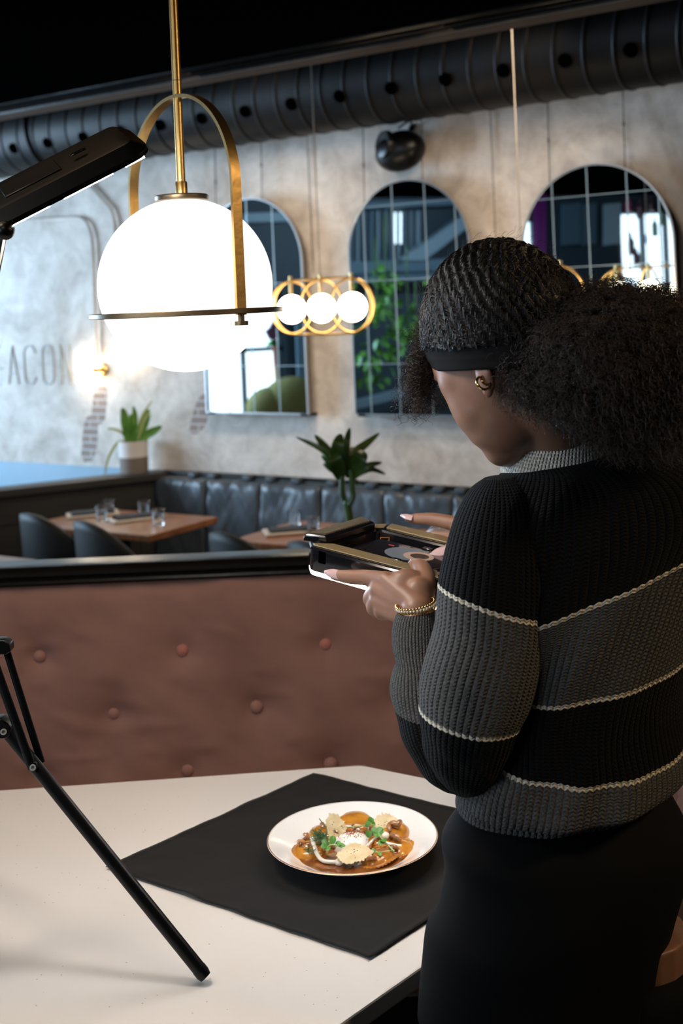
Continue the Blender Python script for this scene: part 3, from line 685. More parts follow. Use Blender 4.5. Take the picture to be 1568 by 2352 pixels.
for i, (a, b_, c2, d2, wd_) in enumerate(dl):
    zz = dz+.05*math.sin(i*2.1); mt = 'leafdark'
    leafobj('leaf', mt, dra, [P(*a, dz), P(*b_, (dz+zz)/2), P(*c2, zz), P(*d2, zz+.03)], wd_, fold=.25, up=Vector((0, -1, .25)))

# ---------------------------------------------------------------- booth: tufted rose back, black rail, mustard seat
def bpath(t):                                                   # distance along the booth -> point, inward normal
    x0, xa, R_ = -1.7, .20, .35; L1 = xa-x0; L2 = R_*PI/2
    if t < L1: return Vector((x0+t, 2.7, 0)), Vector((0, -1, 0)), Vector((1, 0, 0))
    if t < L1+L2:
        q = (t-L1)/R_; return Vector((xa+R_*math.sin(q), 2.7-R_+R_*math.cos(q), 0)), Vector((-math.sin(q), -math.cos(q), 0)), Vector((math.cos(q), -math.sin(q), 0))
    return Vector((xa+R_, 2.7-R_-(t-L1-L2), 0)), Vector((-1, 0, 0)), Vector((0, -1, 0))
LB = 1.9+.35*PI/2+.45
booth = thing('booth_bench', 'button-tufted rose velvet booth with black top rail and mustard seat behind the white table', 'booth', loc=(-.4, 2.7, 0))
b1, b2_, b3 = P(95, 1503, 2.7), P(427, 1482, 2.7), P(263, 1638, 2.7)
bt0 = b1.x+1.7; bst = P(753, 1463, 2.7).x-b2_.x; zr = b1.z; dzr = (b1.z-P(590, 1619, 2.7).z)
btn = []
for row in range(-0, 5):
    for i in range(-8, 12):
        t_ = bt0 + bst*i + (bst/2 if row % 2 else 0); z = zr-row*dzr
        if .02 < t_ < LB-.02 and .44 < z < 1.0: btn.append((t_, z, row, i))
nx, nz = 420, 84; rows = []
bt_arr = np.array([(t_, z) for t_, z, _, _ in btn])
for i in range(nz+1):
    z = .44 + (1.055-.44)*i/nz; row = []
    for j in range(nx+1):
        t_ = LB*j/nx; p, n_, tg = bpath(t_)
        dd = (bt_arr[:, 0]-t_)**2+(bt_arr[:, 1]-z)**2; dm = float(dd.min())
        dent = .012*math.exp(-dm/(.030**2)) + .010*math.exp(-dm/(.075**2))
        k_ = int(dd.argmin()); vx = abs(t_-bt_arr[k_, 0]); vz = bt_arr[k_, 1]-z
        crease = .0035*math.exp(-(vx/.007)**2)*math.exp(-max(0, vz)/.06)*(1 if vz > 0 else 0)
        wr = .0065*noise.noise((t_*6, z*7, .3)) + .0050*noise.noise((t_*15+z*11, z*12, 5.3)) + .0075*max(0, noise.noise((t_*9-z*13, z*24+t_*8, 8.8))-.12)
        roll = .03*max(0, (z-.99)/.06)**2
        row.append(p + n_*(.035-dent-crease+wr-roll) + Vector((0, 0, z)))
    rows.append(row)
tuf = MB().grid(rows).build('tufted_back', 'rose', booth, ang=80)
for t_, z, r_, i in btn:
    p, n_, tg = bpath(t_); X_ = frame(p+n_*.013+Vector((0, 0, z)), tg, n_)
    red = (r_ == 0 and i in (1, 2))
    MB().lathe([(.0145, -.006), (.0145, 0), (.0125, .0055), (.008, .0085), (.0001, .0095)], 20, X=X_).build('button', 'button2' if red else 'button', tuf)
rail = []
for j in range(101):
    p, n_, tg = bpath(LB*j/100)
    pr = [(-.085, 1.0), (-.085, 1.069), (-.078, 1.073), (.010, 1.075), (.022, 1.073), (.030, 1.066), (.030, 1.058), (.022, 1.052), (.026, 1.050), (.032, 1.048), (.034, 1.043), (.032, 1.038), (0, 1.036)]
    rail.append([p+n_*(a+.004)+Vector((0, 0, b_+.0006*noise.noise((j*.7, b_*50, 0)))) for a, b_ in pr])
MB().rings(rail).build('top_rail', 'blackpaint', booth, ang=35)
bk = MB(); rr = []
for j in range(61):
    p, n_, tg = bpath(LB*j/60); rr.append([p-n_*.07+Vector((0, 0, .0)), p-n_*.07+Vector((0, 0, 1.05)), p-n_*.0+Vector((0, 0, 1.03)), p-n_*.0])
bk.rings(rr).build('back_panel', 'darkwood', booth, smooth=False)
def seatm(t0, t1, name):
    rr = []
    for j in range(41):
        p, n_, tg = bpath(t0+(t1-t0)*j/40)
        dp_ = .42 if name == 'seat_cushion' else .36
        if t0 > 1.5: dp_ *= .72
        pr = [(.0, .34), (dp_, .34), (dp_+.02, .36), (dp_+.02, .43), (dp_-.01, .465), (.02, .472)] if name == 'seat_cushion' else [(0, .0), (dp_, .0), (dp_, .34), (0, .34)]
        rr.append([p+n_*(a+.002)+Vector((0, 0, b_+(.006*noise.noise((j*.3, a*9, 1)) if b_ > .45 else 0))) for a, b_ in pr])
    return MB().rings(rr)
seatm(0, 1.9, 'seat_cushion').build('seat_cushion', 'mustard', booth, ang=60)
seatm(1.9, LB, 'seat_cushion').build('seat_cushion', 'mustard', booth, ang=60)
seatm(0, LB, 'seat_base').build('seat_base', 'darkwood', booth, smooth=False)

# ---------------------------------------------------------------- white table
def rounded(poly, r, n=6):
    out = []; m_ = len(poly)
    for i in range(m_):
        a, b_, c2 = (Vector((*poly[(i+d) % m_], 0)) for d in (-1, 0, 1))
        u = (a-b_).normalized(); v = (c2-b_).normalized(); rr_ = r[i] if isinstance(r, list) else r
        p0, p1 = b_+u*rr_, b_+v*rr_
        for j in range(n+1):
            t_ = j/n; q = p0*(1-t_)**2+b_*2*t_*(1-t_)+p1*t_*t_; out.append((q.x, q.y))
    return out
TH = .76
tb = thing('white_table', 'speckled white stone table in the foreground', 'table', loc=(-.4, 1.8, 0))
tp = rounded([(-1.3, 2.21), (.0, 2.302), (.445, 2.005), (.06, 1.591), (-.46, 1.003), (-1.3, 1.0)], [.02, .012, .05, .3*.001+.01, .05, .05])
MB().prism(tp, TH-.026, TH).build('tabletop', 'table', tb, bevel=.003, smooth=False)
MB().cyl((-.45, 1.75, .03), (-.45, 1.75, TH-.026), .05, 24).build('table_leg', 'black', tb)
MB().lathe([(.0001, 0), (.26, 0), (.26, .015), (.06, .04), (.0001, .04)], 32, (-.45, 1.75, 0)).build('table_base', 'black', tb, ang=30)
# ---------------------------------------------------------------- big brass globe pendant
gz = 2.0; gc = P(426, 655, gz); GX, GY = gc.x, gz
ringh = P(428, 719, gz).z; GR = 200/F*gz*.998
pen = thing('large_globe_pendant', 'large lit white globe in a brass hoop and ring, hanging over the white table', 'pendant lamp', loc=(GX, GY, gc.z))
prof = [(GR*math.sin(t), -GR*math.cos(t)) for t in [PI*i/40 for i in range(40)] if -math.cos(t) < .972]
prof.append((.20*GR, GR*.975)); prof.append((.0001, GR*.975))
MB().lathe(prof, 64, gc, cap=False).build('glass_globe', 'globe', pen)
MB().lathe([(.0001, GR*.972), (.0425, GR*.972), (.0435, GR*.972+.002), (.0435, GR*.972+.007), (.041, GR*.972+.009), (.0001, GR*.972+.009)], 48, gc).build('globe_cap', 'brass_dark', pen, ang=30)
zc_ = gc.z+GR*.972+.008
MB().lathe([(.0001, 0), (.0098, 0), (.0098, .021), (.0088, .023), (.0001, .023)], 24, (GX, GY, zc_)).build('collar', 'brass', pen, ang=30)
RR = 221/F*gz; top = P(413, 222, gz).z
MB().cyl((GX, GY, zc_+.02), (GX, GY, 2.492), .0072, 24).build('rod', 'brass', pen)
MB().cyl((GX, GY, P(408, 186, gz).z), (GX, GY, P(408, 184, gz).z-.0), .0078, 24).build('rod_joint', 'brass_dark', pen)
MB().lathe([(.0001, 0), (.06, 0), (.06, .02), (.0001, .02)], 32, (GX, GY, 2.472)).build('ceiling_rose', 'brass_dark', pen, ang=30)
MB().ringprism([(RR*math.cos(q), RR*math.sin(q)) for q in [2*PI*j/96 for j in range(96)]], [((RR-.012)*math.cos(q), (RR-.012)*math.sin(q)) for q in [2*PI*j/96 for j in range(96)]], -.0042, .0042, Matrix.Translation((GX, GY, ringh))).build('flat_ring', 'brass_dark', pen, bevel=.001); flr = bpy.data.objects['flat_ring']
hd = Vector((.65, -.76, 0)).normalized(); hs_ = hd.cross(Vector((0, 0, 1))); HR = RR-.0065
def hoop_rings(flip):
    pts = [Vector((0, 0, ringh-.006))+hd*HR]
    spring = top-HR*1.02
    pts += [hd*HR+Vector((0, 0, ringh+(spring-ringh)*t)) for t in (.3, .6, .85)]
    pts += [hd*HR*math.cos(q)+Vector((0, 0, spring+HR*1.02*math.sin(q))) for q in [PI*j/48 for j in range(49)]]
    pts += [-hd*HR+Vector((0, 0, ringh+(spring-ringh)*t)) for t in (.85, .6, .3)] + [-hd*HR+Vector((0, 0, ringh-.006))]
    out = []
    for i, p in enumerate(pts):
        t = (pts[min(i+1, len(pts)-1)]-pts[max(i-1, 0)]).normalized(); nn = t.cross(hs_); p = p+Vector((GX, GY, 0))
        out.append([p+nn*a+hs_*b_ for a, b_ in ((-.0028, -.0085), (.0028, -.0085), (.0028, .0085), (-.0028, .0085))])
    return out
MB().rings(hoop_rings(0)).build('hoop', 'brass', pen, ang=35)
for sg in (1, -1):
    q = Vector((GX, GY, ringh))+hd*HR*sg
    MB().lathe([(.0001, -.022), (.0105, -.022), (.0105, -.0155), (.005, -.0155), (.005, -.004), (.0001, -.004)], 24, q).build('knob', 'brass_dark', flr, ang=30)

# ---------------------------------------------------------------- tabletop tripod with a flat lamp head
tri = thing('tabletop_light_stand', 'black tripod light stand at the left edge, one leg foot on the white table', 'light stand', loc=P(-40, 1660, 1.66))
hub = P(-45, 1655, 1.67); foot = PH(470, 2245, TH+.008); foot.z = TH+.010
lt_ = P(8, 1668, 1.655); jt = P(75, 1762, 1.64)
d_ = (foot-lt_).normalized()
lg = MB().tube([lt_, foot-d_*.004], [.0089, .0089], 24); lgo = lg.build('leg', 'black', tri, ang=30)
MB().tube([foot-d_*.012, foot-d_*.004, foot+d_*.002], [.0093, .0093, .0078], 24).build('rubber_foot', 'black', lgo)
ub = P(8, 1490, 1.655)
br_ = lambda a, b_, r: MB().tube([a, b_], r, 4, flat=(1, .45))
tri_top = P(8, 1505, 1.67)
MB().tube([P(-14, 1520, 1.645), P(74, 1765, 1.632)], .0062, 10, flat=(1, .6)).build('brace', 'black', tri)
MB().tube([P(12, 1485, 1.67), P(95, 1752, 1.655)], .0052, 10, flat=(1, .6)).build('brace', 'black', tri)
def screw(px, py, z, r=.0042):
    c = P(px, py, z); v = (Vector((0, 0, EH))-c).normalized()
    MB().lathe([(.0001, .001), (r*.45, .001), (r*.5, .003), (r, .003), (r, 0)], 18, X=frame(c, (1, 0, 0), v)).build('screw', 'chrome', lgo, ang=30)
screw(8, 1681, 1.638); screw(75, 1763, 1.627)
def bracket(pts, z, th, name):
    q = [P(x, y, z) for x, y in pts]; n = len(q)
    MB().add(q+[v+Vector((0, th, 0)) for v in q], [tuple(range(n)), tuple(range(2*n-1, n-1, -1))]+[(i, (i+1) % n, n+(i+1) % n, n+i) for i in range(n)]).build(name, 'black', tri, bevel=.0015)
bracket([(-30, 1655), (2, 1652), (18, 1662), (25, 1672), (23, 1690), (14, 1697), (-30, 1699)], 1.642, .024, 'hinge_bracket')
bracket([(-30, 1648), (12, 1646), (24, 1654), (22, 1662), (-30, 1662)], 1.66, .012, 'hinge_bracket')
bracket([(-30, 1470), (8, 1471), (22, 1480), (23, 1498), (14, 1504), (-2, 1504), (-8, 1512), (-30, 1512)], 1.655, .022, 'collar_bracket')
bracket([(62, 1748), (82, 1752), (86, 1764), (80, 1774), (70, 1773)], 1.630, .006, 'hinge_lug')
colx = P(-45, 1500, 1.67)
MB().tube([Vector((colx.x, 1.67, .95)), Vector((colx.x, 1.67, 1.30))], .011, 20).build('centre_column', 'black', tri)
MB().tube(crom([Vector((colx.x, 1.67, 1.28)), P(-75, 900, 1.64), P(-30, 720, 1.62), P(-2, 590, 1.60), P(14, 498, 1.59)], 8), .0052, 10).build('goose_neck', 'black', tri)
for q in ((-.72, 1.42), (-.66, 1.98)):
    fq = Vector((*q, TH+.010)); MB().tube([hub, fq], .0089, 20).build('leg', 'black', tri)
    MB().tube([Vector((colx.x, 1.67, 1.14)), hub.lerp(fq, .2)], .005, 10).build('brace', 'black', tri)
MB().tube(crom([P(14, 500, 1.585), P(8, 560, 1.58), P(-10, 640, 1.57)], 8), .0016, 8).build('power_cable', 'tray', tri)

# lamp head, a chamfered slab with a lit underside
A0, A1, B1 = P(62, 500, 1.56), P(352, 350, 1.60), P(232, 330, 1.70)
ex = (A1-A0); Lx = ex.length; ex.normalize(); ey = (B1-A1); ey = (ey-ex*ey.dot(ex)); Wy = ey.length; ey.normalize(); ez = ex.cross(ey)
if ez.z < 0: ez = -ez
HX = Matrix(((ex.x, ey.x, ez.x, A0.x), (ex.y, ey.y, ez.y, A0.y), (ex.z, ey.z, ez.z, A0.z), (0, 0, 0, 1)))
head = thing('flat_lamp_head', 'flat black lamp head with lit underside, tilted at upper left beside the globe', 'lamp', X=HX)
Lx0 = -.055
def slabring(g, z): return [HX @ Vector((x, y, z)) for x, y in rounded([(Lx0+g, g), (Lx-g, g), (Lx-g, Wy-g), (Lx0+g, Wy-g)], max(.012, .03-g), 5)]
MB().rings([slabring(.004, .0), slabring(0, .003), slabring(0, .007), slabring(.016, .021), slabring(.022, .022)]).build('lamp_housing', 'black', head, ang=25)
MB().rings([slabring(.0, 0), slabring(.0, 0.0012)]).build('housing_rim', 'black', head)
for a, b_ in ((-.035, .032), (.052, Lx-.058), (Lx-.040, Lx-.012)):
    MB().box(((a+b_)/2, .006+.028, -.0013), (b_-a, .060, .0028), HX).build('diffuser', 'led', head, smooth=False)
MB().box(((Lx0+Lx)/2, Wy-.04, -.002), (Lx-Lx0-.03, .05, .004), HX).build('diffuser', 'led', head, smooth=False)
MB().box((.03, Wy*.5, .0225), (.08, .05, .003), HX).build('rear_plate', 'black', head, bevel=.002)
MB().box((.10, Wy*.42, .0285), (.02, .006, .002), HX).build('switch', 'blackgloss', head, bevel=.0005)
MB().sphere(A0+ex*-.03+ez*.0+Vector((0, 0, -.002)), .012, 16, 10).build('ball_joint', 'black', head)

# ---------------------------------------------------------------- napkin under the plate
nc = [PH(720, 1782, TH), PH(243, 1997, TH), PH(848, 2207, TH)]; nc.append(nc[0]+nc[2]-nc[1])
rows = []; NN = 90
for i in range(NN+1):
    u = i/NN; row = []
    for j in range(NN+1):
        v = j/NN; p = nc[1].lerp(nc[0], u).lerp(nc[2].lerp(nc[3], u), v)
        e = min(u, 1-u, v, 1-v)*.48
        hem = .0012 if e < .008 else 0
        lift = .0014+hem+.0016*max(0, noise.noise((u*4.1, v*4.4, 2.2)))+.0009*noise.noise((u*11, v*9, 4))
        edge = max(0, 1-e/.03)
        lift += edge*.006*max(0, noise.noise((u*7+3, v*7, 9.1)))
        o_ = .004*edge*noise.noise((u*9, v*9, 12))
        row.append(Vector((p.x+o_, p.y+o_*.6, TH+.0012+max(0, lift))))
    rows.append(row)
nap = MB().grid(rows).build('black_napkin', 'napkin', ang=60); md = nap.modifiers.new('thick', 'SOLIDIFY'); md.thickness = .001; md.offset = 1
tag(nap, 'square black cloth napkin laid diagonally on the white table, under the plate', 'napkin')

# ---------------------------------------------------------------- plate
NZ = TH+.006
prc = PH(809, 1920, NZ+.034); PR = 196/F*prc.y; pc = Vector((prc.x, prc.y, NZ))
plate = thing('round_plate', 'round white coupe plate of ravioli with a thin copper rim, on the black napkin', 'plate', loc=pc)
ps = PR/.135
pp_ = [(.0001, .0), (.052, .0), (.054, .002), (.080, .008), (.110, .021), (.1335, .0325), (.1350, .0340), (.1335, .0350), (.1300, .0338), (.112, .0265), (.095, .0165), (.080, .0105), (.065, .0085), (.0001, .008)]
MB().lathe([(r*ps, z) for r, z in pp_], 96, pc).build('plate_body', 'porcelain', plate, ang=60)
MB().lathe([(r*ps, z) for r, z in ((.1331, .03515), (.1343, .03475), (.1346, .0344), (.1343, .0340), (.1331, .0345))], 96, pc).build('copper_rim', 'copper', plate)
sp_ = MB()
for i in range(70):
    a, r_ = random.uniform(0, 2*PI), random.uniform(.085, .128)*ps; z_ = np.interp(r_/ps, [.080, .095, .112, .130], [.0105, .0165, .0265, .0338])
    sp_.sphere(pc+Vector((r_*math.cos(a), r_*math.sin(a), z_+.0001)), (.0003, .0003, .00025), 5, 4)
o = sp_.build('glaze_specks', mat('grey_speck', (.30, .28, .26), .5), plate); o['kind'] = 'stuff'

# food: positions by where they lie on the plate
FZ = .0095
def FP(x, y, h=0): return PH(x, y, NZ+FZ+h)
M['sauce'] = mat('brown_sauce', (.16, .045, .010), .10, coat=.8, col2=(.30, .10, .02), scale=45, bump=.2, bscale=80, bdist=.002)
M['pasta'] = mat('saffron_pasta', (.62, .27, .03), .22, coat=.5, col2=(.36, .12, .02), scale=30, bump=.1, bscale=60, bdist=.001)
M['egg'] = mat('poached_egg_white', (.88, .85, .80), .12, coat=.6, sss=.2)
M['spice'] = mat('red_spice', (.42, .08, .02), .8)
M['cheese'] = mat('cheese_crisp', (.72, .60, .36), .45, col2=(.60, .46, .24), scale=60, bump=.6, bscale=220, bdist=.001)
M['seed'] = mat('dark_seed', (.05, .03, .02), .6)
M['mushroom'] = mat('white_mushroom', (.84, .78, .68), .25, coat=.4)
M['brownmush'] = mat('brown_mushroom', (.40, .18, .07), .2, coat=.7, col2=(.20, .075, .03), scale=70)
M['mushroom2'] = mat('tan_mushroom', (.55, .30, .12), .2, coat=.7)
M['herb'] = mat('green_herb', (.06, .20, .03), .4, col2=(.13, .32, .06), scale=60)
M['herbdark'] = mat('dill_green', (.05, .12, .04), .6)
M['stempale'] = mat('pale_green_stem', (.34, .48, .16), .35)
rows = []
sc0 = pc+Vector((.004*1, -.002, 0))
def sauceh(x, y): return NZ+.0088+.0035+.0016*noise.noise((x*60, y*60, 1))
rg_ = []
for k in range(9):
    f = 1-k/8
    rg_.append([Vector((sc0.x+math.cos(q)*f*(.092+.005*noise.noise((math.cos(q)*3, math.sin(q)*3, 5)))*ps, sc0.y+math.sin(q)*f*(.084+.006*noise.noise((math.cos(q)*3, math.sin(q)*3, 9)))*ps, NZ+.0082+(.0125-.0082+.0022 if k == 0 else .0125-.0082+.0028+.001*noise.noise((math.cos(q)*f*9, math.sin(q)*f*9, 2))))) for q in [2*PI*j/72 for j in range(72)]])
under = [Vector((p.x, p.y, NZ+.0095)) for p in rg_[0]]
o = MB().rings([under]+rg_).build('brown_sauce', 'sauce', ang=80); tag(o, 'pool of glossy brown sauce in the white plate', 'sauce', kind='stuff')

def ravioli(x, y, rx, ry, rz, tilt, label, h=.006):
    c = FP(x, y, h); X = TR(c, rz) @ Matrix.Rotation(tilt, 4, 'X'); rg = []
    for f, z in ((1, -.001), (1, .0005), (.80, .001), (.74, .005), (.6, .009), (.3, .0115), (.02, .012)):
        rg.append([X @ Vector((rx*f*math.cos(q)*(1+(.035*math.sin(q*34) if f == 1 else 0)), ry*f*math.sin(q)*(1+(.035*math.sin(q*34) if f == 1 else 0)), z+(.0012*math.sin(q*3+x) if f > .7 else 0))) for q in [2*PI*j/136 for j in range(136)]])
    o = MB().rings(rg).build('ravioli', 'pasta', ang=50); tag(o, label, 'pasta', 'ravioli on the plate'); return o
ravioli(906, 1950, .036, .034, .3, .1, 'yellow round ravioli at the right front of the plate')
ravioli(867, 1972, .036, .03, .9, -.15, 'yellow ravioli at the front edge of the sauce, with a curled crimped rim')
ravioli(715, 1955, .036, .034, .2, .05, 'ravioli at the left edge of the sauce, under mushrooms')
ravioli(815, 1892, .038, .034, .1, .2, 'ravioli with a crimped edge at the back of the plate')
ravioli(903, 1910, .036, .032, 1.2, .25, 'ravioli stacked at the back right under a brown mushroom heap', .012)
ravioli(875, 1936, .030, .028, .5, -.2, 'bright yellow ravioli just right of the poached egg', .010)
ravioli(745, 1915, .034, .032, .5, -.1, 'ravioli behind the dill at the back left', .006)

ec = FP(808, 1941, .008); rg = []
for i in range(15):
    t = PI/2*i/14; f = math.cos(t)
    rg.append([ec+Vector((.031*f*math.cos(q)*(1+.05*math.sin(3*q)), .027*f*math.sin(q)*(1+.05*math.cos(2*q)), .021*math.sin(t)-.003)) for q in [2*PI*j/48 for j in range(48)]])
egg = thing('poached_egg', 'soft white poached egg dusted with red spice at the centre of the plate', 'egg', loc=ec)
MB().rings(rg).build('egg_white', 'egg', egg, ang=80)
spm = MB()
for i in range(170):
    a, r_ = random.uniform(0, 2*PI), abs(random.gauss(0, .45)); 
    if r_ > .85: continue
    z = .021*math.sqrt(1-r_*r_)-.003; spm.sphere(ec+Vector((.031*r_*math.cos(a), .027*r_*math.sin(a), z+.0004)), random.uniform(.0003, .0008), 5, 4)
o = spm.build('spice_dust', 'spice', egg); o['kind'] = 'stuff'

def crisp(x, y, pts, lean, rz, label, h):
    c = FP(x, y, h); X = TR(c, rz) @ Matrix.Rotation(lean, 4, 'X'); n = 72
    cs = []
    for j in range(n):
        a = 2*PI*j/n; k = j/n*len(pts); i0 = int(k) % len(pts); fr = k-int(k); r_ = pts[i0]*(1-fr)+pts[(i0+1) % len(pts)]*fr
        cs.append((a, r_*(1+.16*noise.noise((j*.55, x, 0))+.14*noise.noise((j*1.3, x, 4)))))
    rg = []
    for f, z in ((.02, .0), (.5, .0), (1, 0), (1.0, .0014), (.5, .0016), (.02, .0016)):
        rg.append([X @ Vector((r_*f*math.cos(a), r_*f*math.sin(a), z+.0016*noise.noise((math.cos(a)*f*1.6+x, math.sin(a)*f*1.6, 1)))) for a, r_ in cs])
    t = thing('cheese_crisp', label, 'cheese crisp', loc=c, group='cheese crisps on the plate')
    csh = MB().rings(rg).build('crisp_sheet', 'cheese', t, ang=60)
    for i in range(8):
        a = random.uniform(0, 2*PI); r_ = random.uniform(.1, .8)*min(pts)
        q = X @ Vector((r_*math.cos(a), r_*math.sin(a), .0020))
        MB().sphere(q, (.0007, .0006, .0005), 6, 5).build('seed', 'seed', csh)
crisp(812, 1962, [.031, .020, .019, .016, .026, .022, .014, .018], .45, .15, 'ragged pale cheese crisp lying in front of the poached egg', .021)
crisp(773, 1902, [.016, .014, .024, .016, .020, .016], 1.1, -.25, 'ragged pale cheese crisp standing behind the egg on the left', .022)
crisp(885, 1895, [.022, .018, .018, .018, .024, .018, .016], .8, .2, 'rounded pale cheese crisp leaning at the back right of the plate', .026)

def stem_mush(pts, r, cap, label, m='mushroom', capr=.006):
    t = thing('small_mushroom', label, 'mushroom', loc=pts[-1], group='small mushrooms on the plate')
    q = crom(pts, 8); MB().tube(q, [r*(1.15-.3*i/len(q)) for i in range(len(q))], 10).build('mushroom_stem', m, t)
    if cap: MB().sphere(pts[-1], (capr, capr, capr*.8), 16, 10).build('mushroom_cap', m, t)
stem_mush([FP(716, 1925, .022), FP(722, 1945, .018), FP(730, 1965, .013), FP(745, 1978, .010), FP(778, 1980, .010)], .0032, True, 'long white mushroom curving along the front left of the sauce', capr=.0065)
stem_mush([FP(842, 1945, .02), FP(862, 1925, .022), FP(884, 1919, .026)], .002, True, 'small white button mushroom at the right, above the yellow ravioli', capr=.0068)
stem_mush([FP(922, 1944, .014), FP(905, 1941, .016), FP(885, 1936, .018)], .0026, False, 'thin white mushroom stalk lying at the right side')
stem_mush([FP(785, 1897, .02), FP(805, 1899, .017), FP(826, 1906, .014)], .0018, False, 'thin pale mushroom stalk behind the egg')
for i, (x, y, h, w_, lab) in enumerate(((905, 1897, .026, .010, 'curled brown mushroom at the back right of the plate'), (917, 1893, .03, .007, 'small brown mushroom ring at the far right of the heap'), (795, 1978, .012, .008, 'brown mushroom at the front centre under the cheese crisp'), (806, 1980, .010, .007, 'second brown mushroom at the front under the cheese crisp'),
        (908, 1926, .022, .010, 'brown mushroom in the dark gap of the right heap'), (736, 1938, .018, .009, 'brown mushroom under the dill at the left'), (705, 1946, .014, .008, 'brown mushroom at the far left of the sauce'), (756, 1949, .018, .009, 'orange brown mushroom just left of the front cheese crisp'), (865, 1922, .018, .007, 'orange morsel right of the egg, beside the herb leaves'), (845, 1905, .018, .010, 'brown mushroom slice behind the egg at right'), (893, 1905, .024, .009, 'dark brown mushroom below the back right crisp'), (740, 1900, .016, .009, 'brown mushroom behind the dill'))):
    c = FP(x, y, h); rr = []
    a0 = random.uniform(0, PI)
    pts = [c+Vector((math.cos(a0)*w_*t_, math.sin(a0)*w_*t_, .004*math.sin((t_+1)*PI/2))) for t_ in (-1, -.4, .3, 1)]
    q = crom(pts, 6); o = MB().tube(q, [w_*.42*(.6+.5*math.sin(PI*k/len(q))) for k in range(len(q))], 10).build('brown_mushroom', 'brownmush'); tag(o, lab, 'mushroom', 'brown mushrooms on the plate')

def sprig(p0, pts, leaves, label):
    t = thing('pea_shoot', label, 'herb', loc=p0, group='green herb sprigs on the plate')
    hst = MB().tube(crom([p0]+pts, 6), .0011, 6).build('herb_stem', 'stempale', t)
    for (q, dr, w_) in leaves:
        leafgrid(MB(), [q, q+dr*.5+Vector((0, 0, .001)), q+dr], w_, fold=.25, up=Vector((0, -.5, 1))).build('herb_leaf', 'herb', hst)
V = Vector
for i in range(46):                                             # more small mushroom pieces in the sauce
    a_ = random.uniform(0, 2*PI); r_ = random.uniform(.45, .98)
    x, y = 812+128*r_*math.cos(a_), 1937-42*r_*math.sin(a_)
    if abs(x-812) < 40 and abs(y-1958) < 16: continue
    h_ = .009+.008*random.random(); cc = FP(x, y, h_); w_ = random.uniform(.004, .008); a0 = random.uniform(0, PI)
    q = crom([cc+V((math.cos(a0)*w_*t_, math.sin(a0)*w_*t_, .003*math.sin((t_+1)*PI/2))) for t_ in (-1, -.3, .4, 1)], 4)
    o = MB().tube(q, [w_*.45*(.6+.5*math.sin(PI*k/len(q))) for k in range(len(q))], 8).build('brown_mushroom', 'brownmush' if i % 3 else 'mushroom2')
    tag(o, 'small glossy mushroom morsel in the brown sauce on the plate', 'mushroom', 'small mushroom morsels in the sauce')
p0 = FP(752, 1945, .026)
sprig(p0, [FP(765, 1940, .03), FP(785, 1946, .026)], [(p0, V((-.008, .006, .008)), .005), (p0, V((-.010, -.006, .002)), .005), (FP(762, 1939, .03), V((.003, .006, .010)), .0055), (FP(770, 1942, .028), V((.009, -.002, .003)), .005), (p0, V((.0, -.010, -.002)), .005), (FP(778, 1944, .028), V((.010, .003, -.001)), .004)], 'green pea shoot leaves left of the poached egg')
p0 = FP(868, 1914, .03)
sprig(p0, [FP(880, 1930, .028), FP(905, 1955, .018)], [(p0, V((-.011, .004, .005)), .0055), (p0, V((.008, .006, .005)), .006), (p0, V((-.004, -.010, -.001)), .006), (FP(878, 1928, .03), V((.004, -.010, .0)), .005), (FP(880, 1932, .028), V((-.006, -.010, -.002)), .005), (FP(848, 1908, .030), V((-.002, -.002, -.010)), .0055), (FP(842, 1900, .032), V((.004, .003, .008)), .004)], 'green pea shoot with a long pale stem right of the egg')
p0 = FP(852, 1890, .034)
sprig(p0, [FP(835, 1896, .028), FP(800, 1900, .02)], [(p0, V((-.003, .003, .008)), .004), (p0, V((.005, .0, .005)), .004), (p0, V((.006, -.004, -.003)), .0035)], 'green sprig lying across the back of the plate')
p0 = FP(862, 1957, .018)
sprig(p0, [FP(875, 1958, .018), FP(905, 1952, .016)], [(FP(870, 1958, .02), V((.002, -.008, -.002)), .003), (p0, V((-.006, .003, .003)), .003)], 'thin pale green stem across the front right ravioli')
dil = thing('dill_frond', 'feathery dark green dill frond standing at the back left of the plate', 'herb', loc=FP(735, 1935, .01))
dm = MB()
for i in range(150):
    b0 = FP(735+random.uniform(-10, 10), 1925+random.uniform(-8, 8), random.uniform(.016, .034)); v = V((random.uniform(-1, 1), random.uniform(-.6, .6), random.uniform(-.3, 1.1))).normalized()*random.uniform(.006, .016)
    q = crom([b0, b0+v*.5+V((random.uniform(-.003, .003), 0, random.uniform(-.002, .003))), b0+v], 3); dm.tube(q, .00038, 3)
for i in range(36):
    b0 = FP(712+random.uniform(-8, 10), 1958+random.uniform(-8, 4), random.uniform(.012, .02)); v = V((random.uniform(-1, 1), random.uniform(-.6, .6), random.uniform(-.1, .8))).normalized()*random.uniform(.005, .010)
    dm.tube([b0, b0+v*.5+V((0, 0, .001)), b0+v], .00035, 3)
o = dm.build('dill_needles', 'herbdark', dil); o['kind'] = 'stuff'
MB().tube(crom([FP(748, 1925, .03), FP(750, 1905, .04), FP(740, 1890, .044), FP(733, 1880, .048)], 6), .0007, 5).build('bare_stem', 'herbdark', dil)

